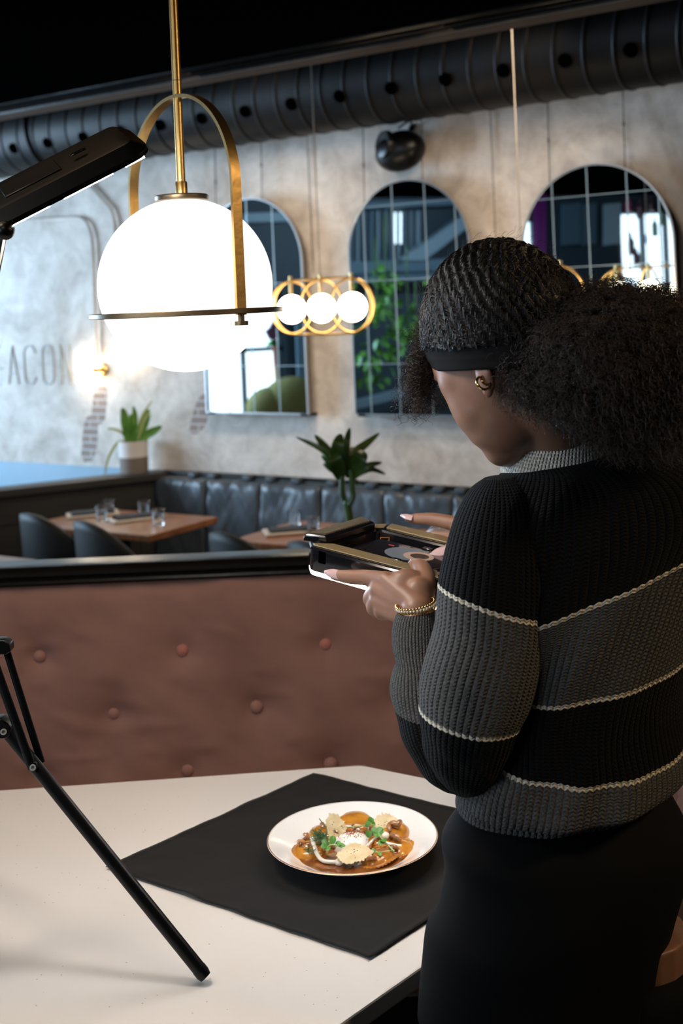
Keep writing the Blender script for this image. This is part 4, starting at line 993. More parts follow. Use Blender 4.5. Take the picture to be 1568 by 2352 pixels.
# ---------------------------------------------------------------- hand-held ring light with a phone mounted in it
O_ = P(700, 1252, 1.86); q1 = P(900, 1305, 1.76); q2 = P(873, 1203, 2.00)
ax = (O_-q1).normalized(); bx = (q2-P(700+20, 1258, 1.85)); bx = (bx-ax*bx.dot(ax)).normalized(); nz_ = bx.cross(ax)
if nz_.z < 0: nz_ = -nz_
bx = nz_.cross(ax)*1.0
bx = -bx if bx.y < 0 else bx
DX = Matrix(((ax.x, bx.x, nz_.x, 0), (ax.y, bx.y, nz_.y, 0), (ax.z, bx.z, nz_.z, 0), (0, 0, 0, 1)))
WB, LA, CHF = .193, .285, .030
DX.translation = O_ + ax*(-LA/2+CHF*.6) + bx*(WB/2)         # centre of the device, top surface level
rig = thing('phone_ring_light', 'black hand-held ring light frame with white lit underside, held over the plate', 'ring light', X=DX)
def octo(g, c=CHF): return [(LA/2-g, -WB/2+c+g*.2), (LA/2-g, WB/2-c-g*.2), (LA/2-c-g*.2, WB/2-g), (-LA/2+c+g*.2, WB/2-g), (-LA/2+g, WB/2-c-g*.2), (-LA/2+g, -WB/2+c+g*.2), (-LA/2+c+g*.2, -WB/2+g), (LA/2-c-g*.2, -WB/2+g)]
oo = rounded(octo(0), .010, 4); IG = .038
ii = rounded(octo(IG), .006, 4)
def lay(o, z): return [DX @ Vector((x, y, z)) for x, y in o]
def off2(g): return rounded(octo(g), .010, 4)
def ioff(g): return rounded(octo(IG-g), .006, 4)
H_ = .036
MB().rings([lay(off2(.0008), -H_), lay(off2(0), -H_+.002), lay(off2(0), -.004), lay(off2(.002), -.0012), lay(off2(.005), 0), lay(ioff(.005), 0), lay(ioff(.002), -.0012), lay(ioff(0), -.004), lay(ioff(0), -H_-.0065), lay(ioff(.013), -H_-.0065), lay(ioff(.013), -H_+.002)], False).build('ring_body', 'blackgloss', rig, ang=28)
MB().rings([lay(off2(.0012), -H_), lay(off2(.002), -H_-.0065), lay(ioff(.014), -H_-.0065), lay(ioff(.014), -H_)], False, True).build('light_diffuser', 'ring', rig, smooth=False)
M['rigleather'] = mat('textured_panel_gold_reflection', (.34, .25, .13), .38, .5, bump=.5, scale=900, bdist=.0006)  # gold lamp reflection on the panels is put into their base colour
M['rigrib'] = mat('glossy_rib', (.22, .17, .10), .2, .5, coat=.5)
def panel(pts, z0, z1, name, m, **k): return MB().prism(pts, z0, z1, DX).build(name, m, rig, smooth=False, bevel=.0008, **k)
nb = -WB/2
panel([(LA/2-CHF-.002, nb+.006), (LA/2-.024, nb+.012), (LA/2-CHF-.018, nb+IG-.006), (-LA/2+CHF+.02, nb+IG-.006), (-LA/2+CHF, nb+.006)], .0002, .0022, 'grip_panel', 'rigleather')
nb2 = WB/2
panel([(LA/2-CHF-.012, nb2-.006), (LA/2-CHF-.020, nb2-IG+.007), (-LA/2+CHF+.02, nb2-IG+.007), (-LA/2+CHF, nb2-.006)], .0002, .0032, 'grip_panel', 'rigleather')
panel([(LA/2-CHF-.004, nb2-.007), (LA/2-.012, nb2-CHF-.002), (LA/2-.030, nb2-IG-.006), (LA/2-CHF-.014, nb2-IG+.008)], .0002, .0012, 'corner_panel', 'rigleather')
# ribbed end cover, raised like a shallow roof
e0_, e1_ = -WB/2+.016, WB/2-CHF-.006; xo, xi = LA/2-.001, LA/2-IG+.002
ec_ = MB(); ec_.rings([lay([(xo, e0_), (xo, e1_), (xi, e1_-.006), (xi, e0_+.012)], .0), lay([(xo-.001, e0_), (xo-.001, e1_), (xi, e1_-.006), (xi, e0_+.012)], .009), lay([(xo-.006, e0_+.004), (xo-.006, e1_-.002), (xi+.004, e1_-.008), (xi+.004, e0_+.014)], .012)])
rcv = ec_.build('ribbed_cover', 'blackgloss', rig, ang=25, bevel=.001)
for i in range(19):
    f = (i+.5)/19; y0_ = e0_+.006+(e1_-e0_-.012)*f; y1_ = e0_+.016+(e1_-e0_-.028)*f
    MB().prism([(xo-.007, y0_-.0029), (xo-.007, y0_+.0029), (xi+.005, y1_+.0022), (xi+.005, y1_-.0022)], .0118, .0138, DX).build('rib', 'rigrib', rcv, smooth=False)
def fitting(c, d, name, m, par=None, bev=.0004): return MB().box(c, d, DX).build(name, m, par or rig, smooth=False, bevel=bev)
X_ = DX @ Matrix.Translation((LA/2-CHF*.5-IG*.62, WB/2-CHF*.5-IG*.62, -.010)) @ Matrix.Rotation(math.radians(45), 4, 'Z')
MB().ringprism([(-.0075, -.0032), (.0075, -.0032), (.0075, .0032), (-.0075, .0032)], [(-.0062, -.0021), (.0062, -.0021), (.0062, .0021), (-.0062, .0021)], -.0008, .0012, DX @ Matrix.Translation((LA/2-IG-.0195, WB/2-IG-.0065, -.012)) @ Matrix.Rotation(math.radians(-45), 4, 'Z') @ Matrix.Rotation(math.radians(90), 4, 'X')).build('usb_port', 'copper', rig, smooth=False)
fitting((LA/2-CHF-.022, nb-.0002, -.012), (.013, .0012, .018), 'side_slot', 'hole')
fitting((LA/2-CHF-.040, nb2-IG-.0004, -.008), (.10, .0012, .0012), 'edge_trim', 'steel') if 0 else None
for i in range(6): fitting((-.030+i*.0042-.025, nb2-IG-.0012, -.007), (.003, .0028, .006), 'red_slider_ridge', M.setdefault('redp', mat('red_plastic', (.5, .01, .02), .4)))
fitting((-.03-.016, nb2-IG+.001, -.004), (.034, .003, .004), 'slider_housing', 'black')
# small print on the far grip (blocks of tiny lines)
for i in range(5): fitting((-.052-i*.0006, nb2-.012-i*.0032, .0035), (.020-(i % 2)*.006, .0009, .0003), 'small_print', M.setdefault('print', mat('grey_print', (.45, .42, .36), .6)), bev=0)
# phone
PXm = DX @ Matrix.Translation((.006, -.002, -.011))
ph = thing('smartphone', 'smartphone lying screen up inside the ring light, showing the plate on screen', 'phone', X=PXm)
po = rounded([(-.076, -.037), (.076, -.037), (.076, .037), (-.076, .037)], .011, 6)
MB().prism(po, -.004, .0035, PXm).build('phone_frame', M.setdefault('rosegold', mat('rose_gold_frame', (.62, .44, .38), .22, .9)), ph, smooth=False, bevel=.0008)
pi_ = rounded([(-.0745, -.0355), (.0745, -.0355), (.0745, .0355), (-.0745, .0355)], .010, 6)
scg = MB().prism(pi_, .0035, .0042, PXm).build('screen_glass', M.setdefault('screen', mat('dark_screen', (.008, .006, .008), .08, coat=.6)), ph, smooth=False)
scr = lambda n, c, e: M.setdefault(n, mat(n, c, .15, emit=e, ecol=c))
MB().lathe([(.0001, .0046), (.031, .0046), (.031, .0042)], 48, X=PXm @ Matrix.Translation((-.006, -.001, 0)) @ Matrix.Scale(1.25, 4, (1, 0, 0))).build('screen_picture', scr('screen_grey', (.10, .115, .13), .5), scg, smooth=False)
MB().lathe([(.0001, .0050), (.020, .0050), (.020, .0046)], 40, X=PXm @ Matrix.Translation((-.024, -.001, 0)) @ Matrix.Scale(1.2, 4, (1, 0, 0))).build('screen_plate', scr('screen_plate_tone', (.35, .25, .20), .35), scg, smooth=False)
MB().lathe([(.0001, .0053), (.012, .0053), (.012, .0050)], 32, X=PXm @ Matrix.Translation((-.026, -.001, 0)) @ Matrix.Scale(1.25, 4, (1, 0, 0))).build('screen_food', scr('screen_food_tone', (.05, .03, .02), .3), scg, smooth=False)
MB().box((.040, .018, .0046), (.010, .003, .0003), PXm).build('screen_button', scr('screen_red', (.35, .05, .05), .5), scg, smooth=False)
for i, (x, w_) in enumerate(((.062, .008), (.047, .010), (.015, .016))): MB().box((x, -.0375, .0), (w_, .0014, .0018), PXm).build('phone_button', 'copper', ph, smooth=False)
for s_ in (-1, 1):
    MB().box((-.012, -.040 if s_ < 0 else .040, .001), (.016, .008, .012), PXm).build('phone_clamp', 'blackgloss', rig, bevel=.0015)
# ---------------------------------------------------------------- the person
per = thing('person', 'person in a black, grey and cream striped sweater leaning over the ring light', 'person', loc=(.25, 1.56, 0))
M['skin'] = mat('brown_skin', (.29, .145, .092), .45, col2=(.33, .17, .108), scale=30, bump=.12, bscale=260, bdist=.0008, sss=.12)
M['nail'] = mat('pale_lilac_nail', (.72, .50, .52), .12, coat=.8)
M['hair'] = mat('black_brown_hair', (.012, .008, .006), .42, spec=.6)
M['hairbrown'] = mat('brown_curl', (.045, .025, .016), .40, spec=.6)
M['band'] = mat('black_headband', (.004, .004, .0045), .9, spec=.2)
M['trouser'] = mat('black_trouser_cloth', (.0035, .0035, .0042), .9, spec=.2, bump=.2, scale=500, bdist=.0005)
def knit(name, nr, bands, vs=.0062):                            # ribbed knit; bands = [(from v in metres, colour)]
    m = mat(name, (.1, .1, .1), .9, sheen=.03); b = m.node_tree.nodes['Principled BSDF']; b.inputs['Specular IOR Level'].default_value = .15
    uv = nd(m, 'ShaderNodeUVMap'); sx = nd(m, 'ShaderNodeSeparateXYZ'); lk(m, uv.outputs[0], sx.inputs[0]); U, Vv = sx.outputs[0], sx.outputs[1]
    fr = mth(m, 'FRACT', mth(m, 'MULTIPLY', U, nr)); tri_ = mth(m, 'ABSOLUTE', mth(m, 'SUBTRACT', mth(m, 'MULTIPLY', fr, 2), 1))   # 1 in the groove, 0 on the rib
    rib = mth(m, 'SQRT', mth(m, 'MAXIMUM', mth(m, 'SUBTRACT', 1, mth(m, 'MULTIPLY', tri_, tri_)), 0))
    st = mth(m, 'SINE', mth(m, 'MULTIPLY', mth(m, 'ADD', Vv, mth(m, 'MULTIPLY', tri_, .0022)), 2*PI/.0042))
    tc = nd(m, 'ShaderNodeTexCoord'); nz = nd(m, 'ShaderNodeTexNoise'); nz.inputs['Scale'].default_value = 420; nz.inputs['Detail'].default_value = 4; lk(m, tc.outputs['Object'], nz.inputs[0])
    h = mth(m, 'ADD', mth(m, 'ADD', rib, mth(m, 'MULTIPLY', st, .16)), mth(m, 'MULTIPLY', nz.outputs[0], .5))
    bp = nd(m, 'ShaderNodeBump'); bp.inputs['Strength'].default_value = .9; bp.inputs['Distance'].default_value = .0042; lk(m, h, bp.inputs['Height']); lk(m, bp.outputs[0], b.inputs['Normal'])
    ve = mth(m, 'ADD', Vv, mth(m, 'MULTIPLY', tri_, .0018)); col = bands[0][1]
    for v0, c in bands[1:]: col = mixc(m, mth(m, 'GREATER_THAN', ve, v0), col, c)
    hz = nd(m, 'ShaderNodeMix', data_type='RGBA', blend_type='MULTIPLY'); hz.inputs[0].default_value = 1
    rp = nd(m, 'ShaderNodeValToRGB'); rp.color_ramp.elements[0].color = (.62, .62, .62, 1); rp.color_ramp.elements[1].color = (1.25, 1.25, 1.25, 1); rp.color_ramp.elements[0].position = .35; rp.color_ramp.elements[1].position = .65
    lk(m, nz.outputs[0], rp.inputs[0])
    if isinstance(col, tuple): hz.inputs[6].default_value = (*col, 1)
    else: lk(m, col, hz.inputs[6])
    lk(m, rp.outputs[0], hz.inputs[7]); lk(m, hz.outputs[2], b.inputs['Base Color']); return m
KB, KG, KC = (.0040, .0042, .0048), (.100, .098, .094), (.80, .72, .58)

def pring(L, R, zc, b, nd_=0, dz=0, n=64, wav=None, hd_=0):      # an elliptical cross-section spanning two pixels at depth zc
    a, c = P(L[0], L[1], zc-dz), P(R[0], R[1], zc+dz); m_ = (a+c)/2; h = (c-a)/2; out = []
    for j in range(n):
        q = PI/2+2*PI*j/n                                       # seam at the far side
        cs, sn = math.cos(q), math.sin(q)
        e = 1 if not wav else 1+wav(j/n)
        out.append(m_+h*cs*e+Vector((0, b*sn*e, nd_*sn+hd_*cs)))    # sn>0 is the far side
    return out
def dens(rings, vs, k=4):                                       # smooth in-between rings
    n = len(rings[0]); R_ = []; V_ = []
    for i in range(len(rings)-1):
        g = lambda q: rings[max(0, min(len(rings)-1, q))]
        a, b, c, d = g(i-1), g(i), g(i+1), g(i+2)
        for s in range(k):
            t = s/k; R_.append([.5*((2*b[j])+(c[j]-a[j])*t+(2*a[j]-5*b[j]+4*c[j]-d[j])*t*t+(3*b[j]-a[j]-3*c[j]+d[j])*t**3) for j in range(n)]); V_.append(vs[i]*(1-t)+vs[i+1]*t)
    R_.append(rings[-1]); V_.append(vs[-1]); return R_, V_
def arcv(rings):
    v = [0]; n = len(rings[0])
    for a, b in zip(rings[:-1], rings[1:]):
        v.append(v[-1]+sum((a[j]-b[j]).length for j in range(n//4, 3*n//4+1, 4))/len(range(n//4, 3*n//4+1, 4)))
    return v

NT = 128
tor = [pring((1052, 1838), (1538, 1758), 1.56, .104, -.012*-1, .05, NT),     # hem inside lip
       pring((1045, 1850), (1545, 1768), 1.56, .110, .012, .05, NT), pring((1047, 1828), (1548, 1744), 1.56, .110, .016, .05, NT),
       pring((1038, 1802), (1578, 1712), 1.56, .131, .026, .05, NT), pring((1048, 1745), (1585, 1680), 1.56, .128, .028, .05, NT),
       pring((1062, 1690), (1580, 1650), 1.56, .122, .030, .05, NT), pring((1070, 1630), (1562, 1570), 1.56, .120, .018, .05, NT),
       pring((1078, 1580), (1580, 1475), 1.565, .125, .006, .05, NT), pring((1082, 1510), (1640, 1330), 1.57, .128, .0, .055, NT),
       pring((1084, 1450), (1700, 1165), 1.575, .130, 0, .06, NT), pring((1080, 1330), (1745, 1110), 1.58, .130, 0, .065, NT),
       pring((1084, 1220), (1745, 1080), 1.58, .125, .0, .065, NT), pring((1108, 1150), (1700, 1045), 1.575, .112, 0, .06, NT),
       pring((1142, 1100), (1600, 1020), 1.57, .098, 0, .05, NT), pring((1165, 1078), (1500, 1012), 1.565, .085, .0, .03, NT), pring((1190, 1062), (1420, 1010), 1.56, .066, .006, .02, NT)]
tv = arcv(tor); TR_, TV_ = dens(tor, tv, 6)
for i, r in enumerate(TR_):                                     # soft folds
    c = sum(r, Vector())/NT; f = i/len(TR_)
    for j in range(NT):
        q = r[j]-c; k = noise.noise((r[j].x*7, r[j].z*5, 3.1))*.035+noise.noise((r[j].x*16+r[j].z*12, r[j].z*6-r[j].x*10, 7.7))*.022
        side = max(0, 1-((r[j].x-.24)/.13)**2)*math.sin((r[j].z*1.2-r[j].x*1.6)*46+2*noise.noise((r[j].x*6, r[j].z*6, 1)))*.024*(1 if r[j].y < 1.56 else 0)
        w_ = min(1, f*14)*min(1, (1-f)*9)
        r[j] = c+q*(1+(k+side)*w_)
s3, s2, s1 = tv[5], tv[7], tv[9]; cw = .0052
rbt = tv[3]-.004
M['knit_body'] = knit('striped_rib_knit_body', 108, [(0, KG), (s3, KC), (s3+cw, KB), (s2, KC), (s2+cw, KG), (s1, KC), (s1+cw, KB)])
sw = MB().loft(TR_, cap=False, vs_=TV_).build('sweater_body', 'knit_body', per, ang=180)

NA = 96
arm = [pring((1110, 1100), (1185, 1092), 1.50, .020, 0, 0, NA), pring((1080, 1125), (1215, 1118), 1.50, .044, 0, 0, NA), pring((1058, 1162), (1238, 1160), 1.495, .056, 0, 0, NA),
       pring((1040, 1205), (1252, 1220), 1.49, .063, 0, 0, NA), pring((1021, 1280), (1262, 1315), 1.485, .067, 0, 0, NA), pring((1009, 1345), (1262, 1420), 1.48, .068, .0, 0, NA),
       pring((1001, 1430), (1254, 1490), 1.475, .068, 0, 0, NA), pring((975, 1515), (1238, 1560), 1.47, .070, .0, 0, NA), pring((962, 1570), (1218, 1615), 1.47, .070, .004, 0, NA),
       pring((960, 1622), (1196, 1652), 1.47, .068, .006, 0, NA), pring((966, 1700), (1172, 1722), 1.475, .062, .006, 0, NA), pring((990, 1765), (1140, 1782), 1.485, .050, .004, 0, NA), pring((1025, 1808), (1105, 1818), 1.495, .026, 0, 0, NA)]
av = arcv(arm); AR, AV = dens(arm, av, 6)
for i, r in enumerate(AR):
    c = sum(r, Vector())/NA; f = i/len(AR)
    for j in range(NA):
        k = noise.noise((r[j].x*9, r[j].z*5, 13.1))*.05+noise.noise((r[j].x*22-r[j].z*8, r[j].z*12, 17.7))*.022
        low = max(0, (f-.62)/.38); k += .045*low*math.sin((r[j].z+r[j].x*.8)*150)*(1 if r[j].x < .15 else .3)
        r[j] = c+(r[j]-c)*(1+k*min(1, f*8)*min(1, (1-f)*8))
M['knit_arm'] = knit('striped_rib_knit_arm', 48, [(0, KB), (av[5]-.002, KC), (av[5]+cw-.002, KG), (av[9], KC), (av[9]+cw, KB)])
sl = MB().loft(AR, vs_=AV).build('sleeve', 'knit_arm', per, ang=180)
fore = [pring((1000, 1800), (1090, 1806), 1.51, .030, 0, 0, NA), pring((960, 1765), (1080, 1780), 1.515, .045, 0, 0, NA), pring((926, 1700), (1064, 1712), 1.53, .050, 0, 0, NA), pring((905, 1640), (1045, 1650), 1.555, .052, 0, 0, NA), pring((897, 1590), (1030, 1590), 1.575, .050, 0, 0, NA),
        pring((903, 1545), (1015, 1540), 1.60, .044, 0, 0, NA), pring((908, 1522), (1004, 1518), 1.615, .036, 0, 0, NA), pring((901, 1490), (1004, 1486), 1.635, .034, 0, 0, NA), pring((899, 1455), (1003, 1445), 1.655, .033, 0, 0, NA), pring((904, 1425), (1001, 1412), 1.67, .030, 0, 0, NA), pring((912, 1410), (998, 1396), 1.678, .028, 0, 0, NA), pring((916, 1414), (994, 1402), 1.676, .024, 0, 0, NA), pring((922, 1440), (990, 1428), 1.66, .020, 0, 0, NA)]
fv = arcv(fore); FR, FV = dens(fore, fv, 6)
for i, r in enumerate(FR):
    c = sum(r, Vector())/NA; f = i/len(FR)
    w_ = min(1, f*6)*max(0, min(1, (.55-f)*6))
    for j in range(NA):
        ph_ = (r[j].z*1.0-r[j].x*1.1)*95+2*noise.noise((r[j].x*12, r[j].z*12, 3))
        r[j] = c+(r[j]-c)*(1+w_*(.055*math.sin(ph_)+.04*noise.noise((r[j].x*18, r[j].z*18, 1))))
M['knit_fore'] = knit('striped_rib_knit_forearm', 42, [(0, KB), (fv[3]+.008, KG)])
MB().loft(FR, vs_=FV).build('forearm_sleeve', 'knit_fore', per, ang=180)
# far arm
rs_, re_, rw_ = Vector((.47, 1.67, 1.37)), Vector((.52, 1.86, 1.10)), P(1105, 1232, 1.91)
q = crom([rs_, rs_.lerp(re_, .5)+Vector((.03, 0, 0)), re_, re_.lerp(rw_, .5)+Vector((.01, .01, -.01)), rw_], 6)
rr = [.075, .062, .058, .045, .032]; n_ = len(q); rads = [float(np.interp(i/(n_-1), np.linspace(0, 1, 5), rr)) for i in range(n_)]
mb = MB(); t_ = MB().tube(q, rads, 48); rg = [[t_.v[i*48+j] for j in range(48)] for i in range(n_)]
mb.loft(rg, vs_=arcv(rg)).build('sleeve', 'knit_arm', per, ang=180)

# collar
cn = 96
col_ = [pring((1152, 1088), (1430, 1046), 1.560, .078, .018, .02, cn), pring((1150, 1080), (1432, 1036), 1.560, .080, .016, .02, cn), pring((1164, 1045), (1425, 1010), 1.560, .075, .012, .02, cn), pring((1184, 1010), (1415, 975), 1.560, .068, .010, .02, cn), pring((1204, 985), (1405, 955), 1.560, .062, .010, .02, cn), pring((1214, 985), (1396, 958), 1.560, .056, .010, .02, cn), pring((1210, 1030), (1396, 1000), 1.560, .056, .010, .02, cn)]
CR_, CV_ = dens(col_, arcv(col_), 4)
M['knit_collar'] = knit('cream_rib_collar', 100, [(0, (.82, .77, .68))])
MB().loft(CR_, cap=False, vs_=CV_).build('collar', 'knit_collar', sw, ang=180)

# trousers
tn = 96
trs = [pring((1090, 1770), (1500, 1740), 1.56, .085, 0, .05, tn), pring((1062, 1850), (1528, 1800), 1.56, .094, 0, .05, tn), pring((1018, 1925), (1574, 1900), 1.56, .118, 0, .05, tn), pring((1024, 1995), (1572, 1990), 1.56, .122, 0, .05, tn),
       pring((1004, 2090), (1545, 2090), 1.56, .122, 0, .05, tn), pring((977, 2140), (1530, 2150), 1.56, .120, 0, .05, tn), pring((968, 2230), (1524, 2220), 1.56, .114, 0, .05, tn), pring((962, 2352), (1536, 2330), 1.56, .108, 0, .05, tn)]
lr_ = [[Vector((p.x, p.y, p.z)) for p in trs[-1]]]
TT, TTV = dens(trs, arcv(trs), 5)
for r in TT[3:-1]:
    c = sum(r, Vector())/tn
    for j in range(tn): r[j] = c+(r[j]-c)*(1+.02*noise.noise((r[j].x*14, r[j].z*14, 3.3)))
MB().loft(TT, vs_=TTV).build('trousers', 'trouser', per, ang=180)
for cx_, cy_, dx in ((.163, 1.525, -.01), (.335, 1.60, .02)):
    rg = []
    for z, r_, o_ in ((.76, .088, 0), (.60, .090, .0), (.40, .080, .01), (.20, .080, .015), (.07, .084, .015)):
        rg.append([Vector((cx_+dx*o_*10+r_*math.cos(t), cy_+o_+r_*1.05*math.sin(t), z)) for t in [2*PI*j/40 for j in range(40)]])
    R2, _ = dens(rg, arcv(rg), 4); MB().rings(R2).build('trouser_leg', 'trouser', per, ang=180)
    c = Vector((cx_-.03, cy_+.04, 0)); fd = Vector((-.55, .83, 0)); rg = []
    for y, w_, h in ((-.10, .020, .05), (-.085, .036, .085), (-.03, .040, .095), (.04, .044, .075), (.10, .048, .055), (.155, .036, .040), (.175, .014, .025)):
        sd = Vector((.83, .55, 0)); rg.append([c+fd*y+sd*w_*math.cos(t)+Vector((0, 0, max(.003, h*.5+h*.5*math.sin(t)))) for t in [2*PI*j/24 for j in range(24)]])
    MB().rings(rg).build('shoe', 'black', per)

# ---------------------------------------------------------------- head and body under the clothes, one skin
yaw = Vector((-.68, .73, 0)).normalized(); pit = math.radians(29)
hf = (yaw*math.cos(pit)+Vector((0, 0, -1))*math.sin(pit)).normalized(); hu = (yaw*math.sin(pit)+Vector((0, 0, 1))*math.cos(pit)).normalized(); hr = hf.cross(hu)   # person's right
hc = P(1166, 808, 1.52)
HM = Matrix(((hr.x, hf.x, hu.x, hc.x), (hr.y, hf.y, hu.y, hc.y), (hr.z, hf.z, hu.z, hc.z), (0, 0, 0, 1)))
hb = MB()
def el(c, r, X=HM, nu=32, nv=20): hb.sphere(c, r, nu, nv, X)
el((0, -.006, .022), (.077, .095, .100)); el((0, .026, -.018), (.070, .070, .088)); el((0, .040, -.060), (.062, .056, .058)); el((0, .060, -.098), (.034, .032, .026))
el((0, .070, .020), (.058, .022, .035)); [el((s*.040, .048, -.022), (.029, .034, .032)) for s in (-1, 1)]; [el((s*.036, .048, -.050), (.032, .036, .036)) for s in (-1, 1)]; [el((s*.038, .044, .008), (.031, .036, .040)) for s in (-1, 1)]; [el((s*.040, .047, -.008), (.031, .036, .036)) for s in (-1, 1)]; [el((s*.037, .048, -.037), (.032, .036, .034)) for s in (-1, 1)]; [el((s*.028, .050, -.070), (.030, .034, .032)) for s in (-1, 1)]
hb.tube([HM @ Vector(p) for p in ((0, .088, .008), (0, .098, -.015), (0, .108, -.035), (0, .096, -.045))], [.009, .011, .014, .008], 16)
for s in (-1, 1):
    el((s*.011, .096, -.040), (.009, .010, .007)); el((s*.03, .084, .012), (.022, .010, .006)); el((s*.031, .078, -.004), (.014, .012, .010))
    el((s*.0745, -.010, -.034), (.008, .013, .021), nu=20, nv=14); el((s*.077, -.015, -.030), (.006, .011, .015), nu=16, nv=10); el((s*.074, -.004, -.051), (.006, .008, .009), nu=16, nv=10)
el((0, .090, -.066), (.023, .012, .0055)); el((0, .088, -.077), (.020, .012, .007))
nb0, nb1 = HM @ Vector((0, -.028, -.055)), (P(1290, 1060, 1.575))
hb.tube(crom([nb0, nb0.lerp(nb1, .5), nb1, nb1+Vector((.0, .01, -.06))], 5), [.052, .053, .052, .051, .051, .051, .052, .053, .055, .057, .060, .064, .070, .076, .08, .085], 32)
def shrink(r, k): c = sum(r, Vector())/len(r); return [c+(p-c)*k for p in r]
hb.rings([shrink(r, .80)[::2] for r in tor[3:14]]); hb.rings([shrink(r, .86)[::2] for r in trs[1:]])
for cx_, cy_ in ((.163, 1.525), (.335, 1.60)): hb.tube([(cx_, cy_, .80), (cx_, cy_, .45), (cx_, cy_+.01, .06)], [.075, .055, .042], 20)
def limb(pts, r, n=20, k=5):
    q = crom(pts, k); m_ = len(q); hb.tube(q, [float(np.interp(i/(m_-1)*(len(r)-1), range(len(r)), r)) for i in range(m_)], n)
    for e, rr_ in ((q[0], r[0]), (q[-1], r[-1])): hb.sphere(e, rr_*.99, n, 12)
WR = P(958, 1402, 1.690)
fc_ = [sum(fore[q_], Vector())/NA for q_ in (1, 3, 5, 7, 9)]; limb([q_+Vector((0, .008, 0)) for q_ in fc_[1:]]+[WR], [.012, .012, .010, .014, .0235]); limb([P(1150, 1180, 1.52), P(1120, 1450, 1.49), P(1085, 1690, 1.49), fc_[1]+Vector((0, .008, 0))], [.045, .040, .028, .012])
# near hand
MI, MM, MR, MP_ = P(886, 1332, 1.733), P(868, 1354, 1.738), P(866, 1378, 1.738), P(876, 1398, 1.732)
for k_, (mc, r_) in enumerate(((MI, .0125), (MM, .0128), (MR, .0122), (MP_, .0112))):
    w0_ = WR+(mc-WR)*.02+Vector((0, 0, .006-.004*k_)); hb.tube([w0_, w0_.lerp(mc, .5), mc], [.018, .0165, r_], 16); hb.sphere(mc, r_*1.02, 16, 12)
hb.sphere(P(935, 1355, 1.722), (.030, .018, .030), 24, 16); hb.sphere(P(962, 1368, 1.708), (.022, .018, .026), 24, 16); hb.sphere(P(915, 1350, 1.73), (.022, .014, .024), 24, 16)
limb([MI, P(842, 1327, 1.762), P(802, 1325, 1.782), P(766, 1321, 1.796)], [.0122, .0114, .0104, .0072])
limb([MM, P(850, 1376, 1.772), P(872, 1384, 1.80), P(898, 1380, 1.806)], [.0125, .0112, .0100, .0085])
limb([MR, P(858, 1398, 1.768), P(882, 1398, 1.795), P(908, 1390, 1.80)], [.0120, .0108, .0098, .0082])
limb([MP_, P(876, 1410, 1.752), P(896, 1408, 1.775), P(916, 1400, 1.78)], [.0108, .0095, .0088, .0072])
limb([P(968, 1378, 1.702), P(978, 1335, 1.725), P(965, 1303, 1.752), P(948, 1302, 1.790)], [.0165, .0150, .0125, .0085])
# far hand
RWr = P(1100, 1232, 1.905); RI, RM, RR_, RP_ = P(1046, 1203, 1.94), P(1048, 1216, 1.955), P(1056, 1226, 1.965), P(1066, 1236, 1.97)
for mc, r_ in ((RI, .012), (RM, .012), (RR_, .0115), (RP_, .011)): hb.tube([RWr, RWr.lerp(mc, .5), mc], [.020, .017, r_], 16); hb.sphere(mc, r_, 16, 12)
limb([RI, P(995, 1193, 1.965), P(960, 1192, 1.98), P(936, 1191, 1.988)], [.0118, .0106, .0096, .0062])
limb([RM, P(1004, 1219, 1.985), P(984, 1234, 2.005), P(972, 1250, 2.01)], [.0115, .0105, .0098, .0075])
limb([RR_, P(1022, 1234, 2.0), P(1004, 1252, 2.02), P(996, 1268, 2.02)], [.011, .0102, .0095, .0072])
limb([RP_, P(1042, 1250, 2.0), P(1030, 1266, 2.01), P(1024, 1278, 2.01)], [.0105, .0095, .0085, .0065])
limb([P(1080, 1235, 1.895), P(1055, 1250, 1.875), P(1035, 1262, 1.868), P(1018, 1270, 1.872)], [.016, .0135, .0115, .0085])
limb([rs_, re_, rw_.lerp(re_, .2), RWr], [.045, .038, .030, .022])
raw = hb.build('body_raw', 'skin'); 
md = raw.modifiers.new('r', 'REMESH'); md.mode = 'VOXEL'; md.voxel_size = .0021; md.use_smooth_shade = True
md = raw.modifiers.new('s', 'SMOOTH'); md.factor = .5; md.iterations = 9
dg = bpy.context.evaluated_depsgraph_get(); me = bpy.data.meshes.new_from_object(raw.evaluated_get(dg)); bpy.data.objects.remove(raw)
tmp = bpy.data.objects.new('body_raw2', me); C.objects.link(tmp)
vg = tmp.vertex_groups.new(name='face'); co = np.empty(len(me.vertices)*3, dtype=np.float32); me.vertices.foreach_get('co', co); co = co.reshape(-1, 3)
cc_ = np.array(HM @ Vector((0, .06, -.03))); dd_ = np.linalg.norm(co-cc_, axis=1)
for lo_, hi_, w_ in ((0, .085, 1.0), (.085, .10, .7), (.10, .115, .35)):
    ids = np.nonzero((dd_ >= lo_) & (dd_ < hi_))[0].tolist()
    if ids: vg.add(ids, w_, 'REPLACE')
md = tmp.modifiers.new('s', 'SMOOTH'); md.factor = .6; md.iterations = 60; md.vertex_group = 'face'
dg = bpy.context.evaluated_depsgraph_get(); me = bpy.data.meshes.new_from_object(tmp.evaluated_get(dg)); bpy.data.objects.remove(tmp)
me.transform(PM[per.name].inverted()); me.materials.clear(); me.materials.append(M['skin']); me.name = 'body'
body = bpy.data.objects.new('body', me); C.objects.link(body); body.parent = per; me.shade_smooth(); PM[body.name] = PM[per.name].copy()
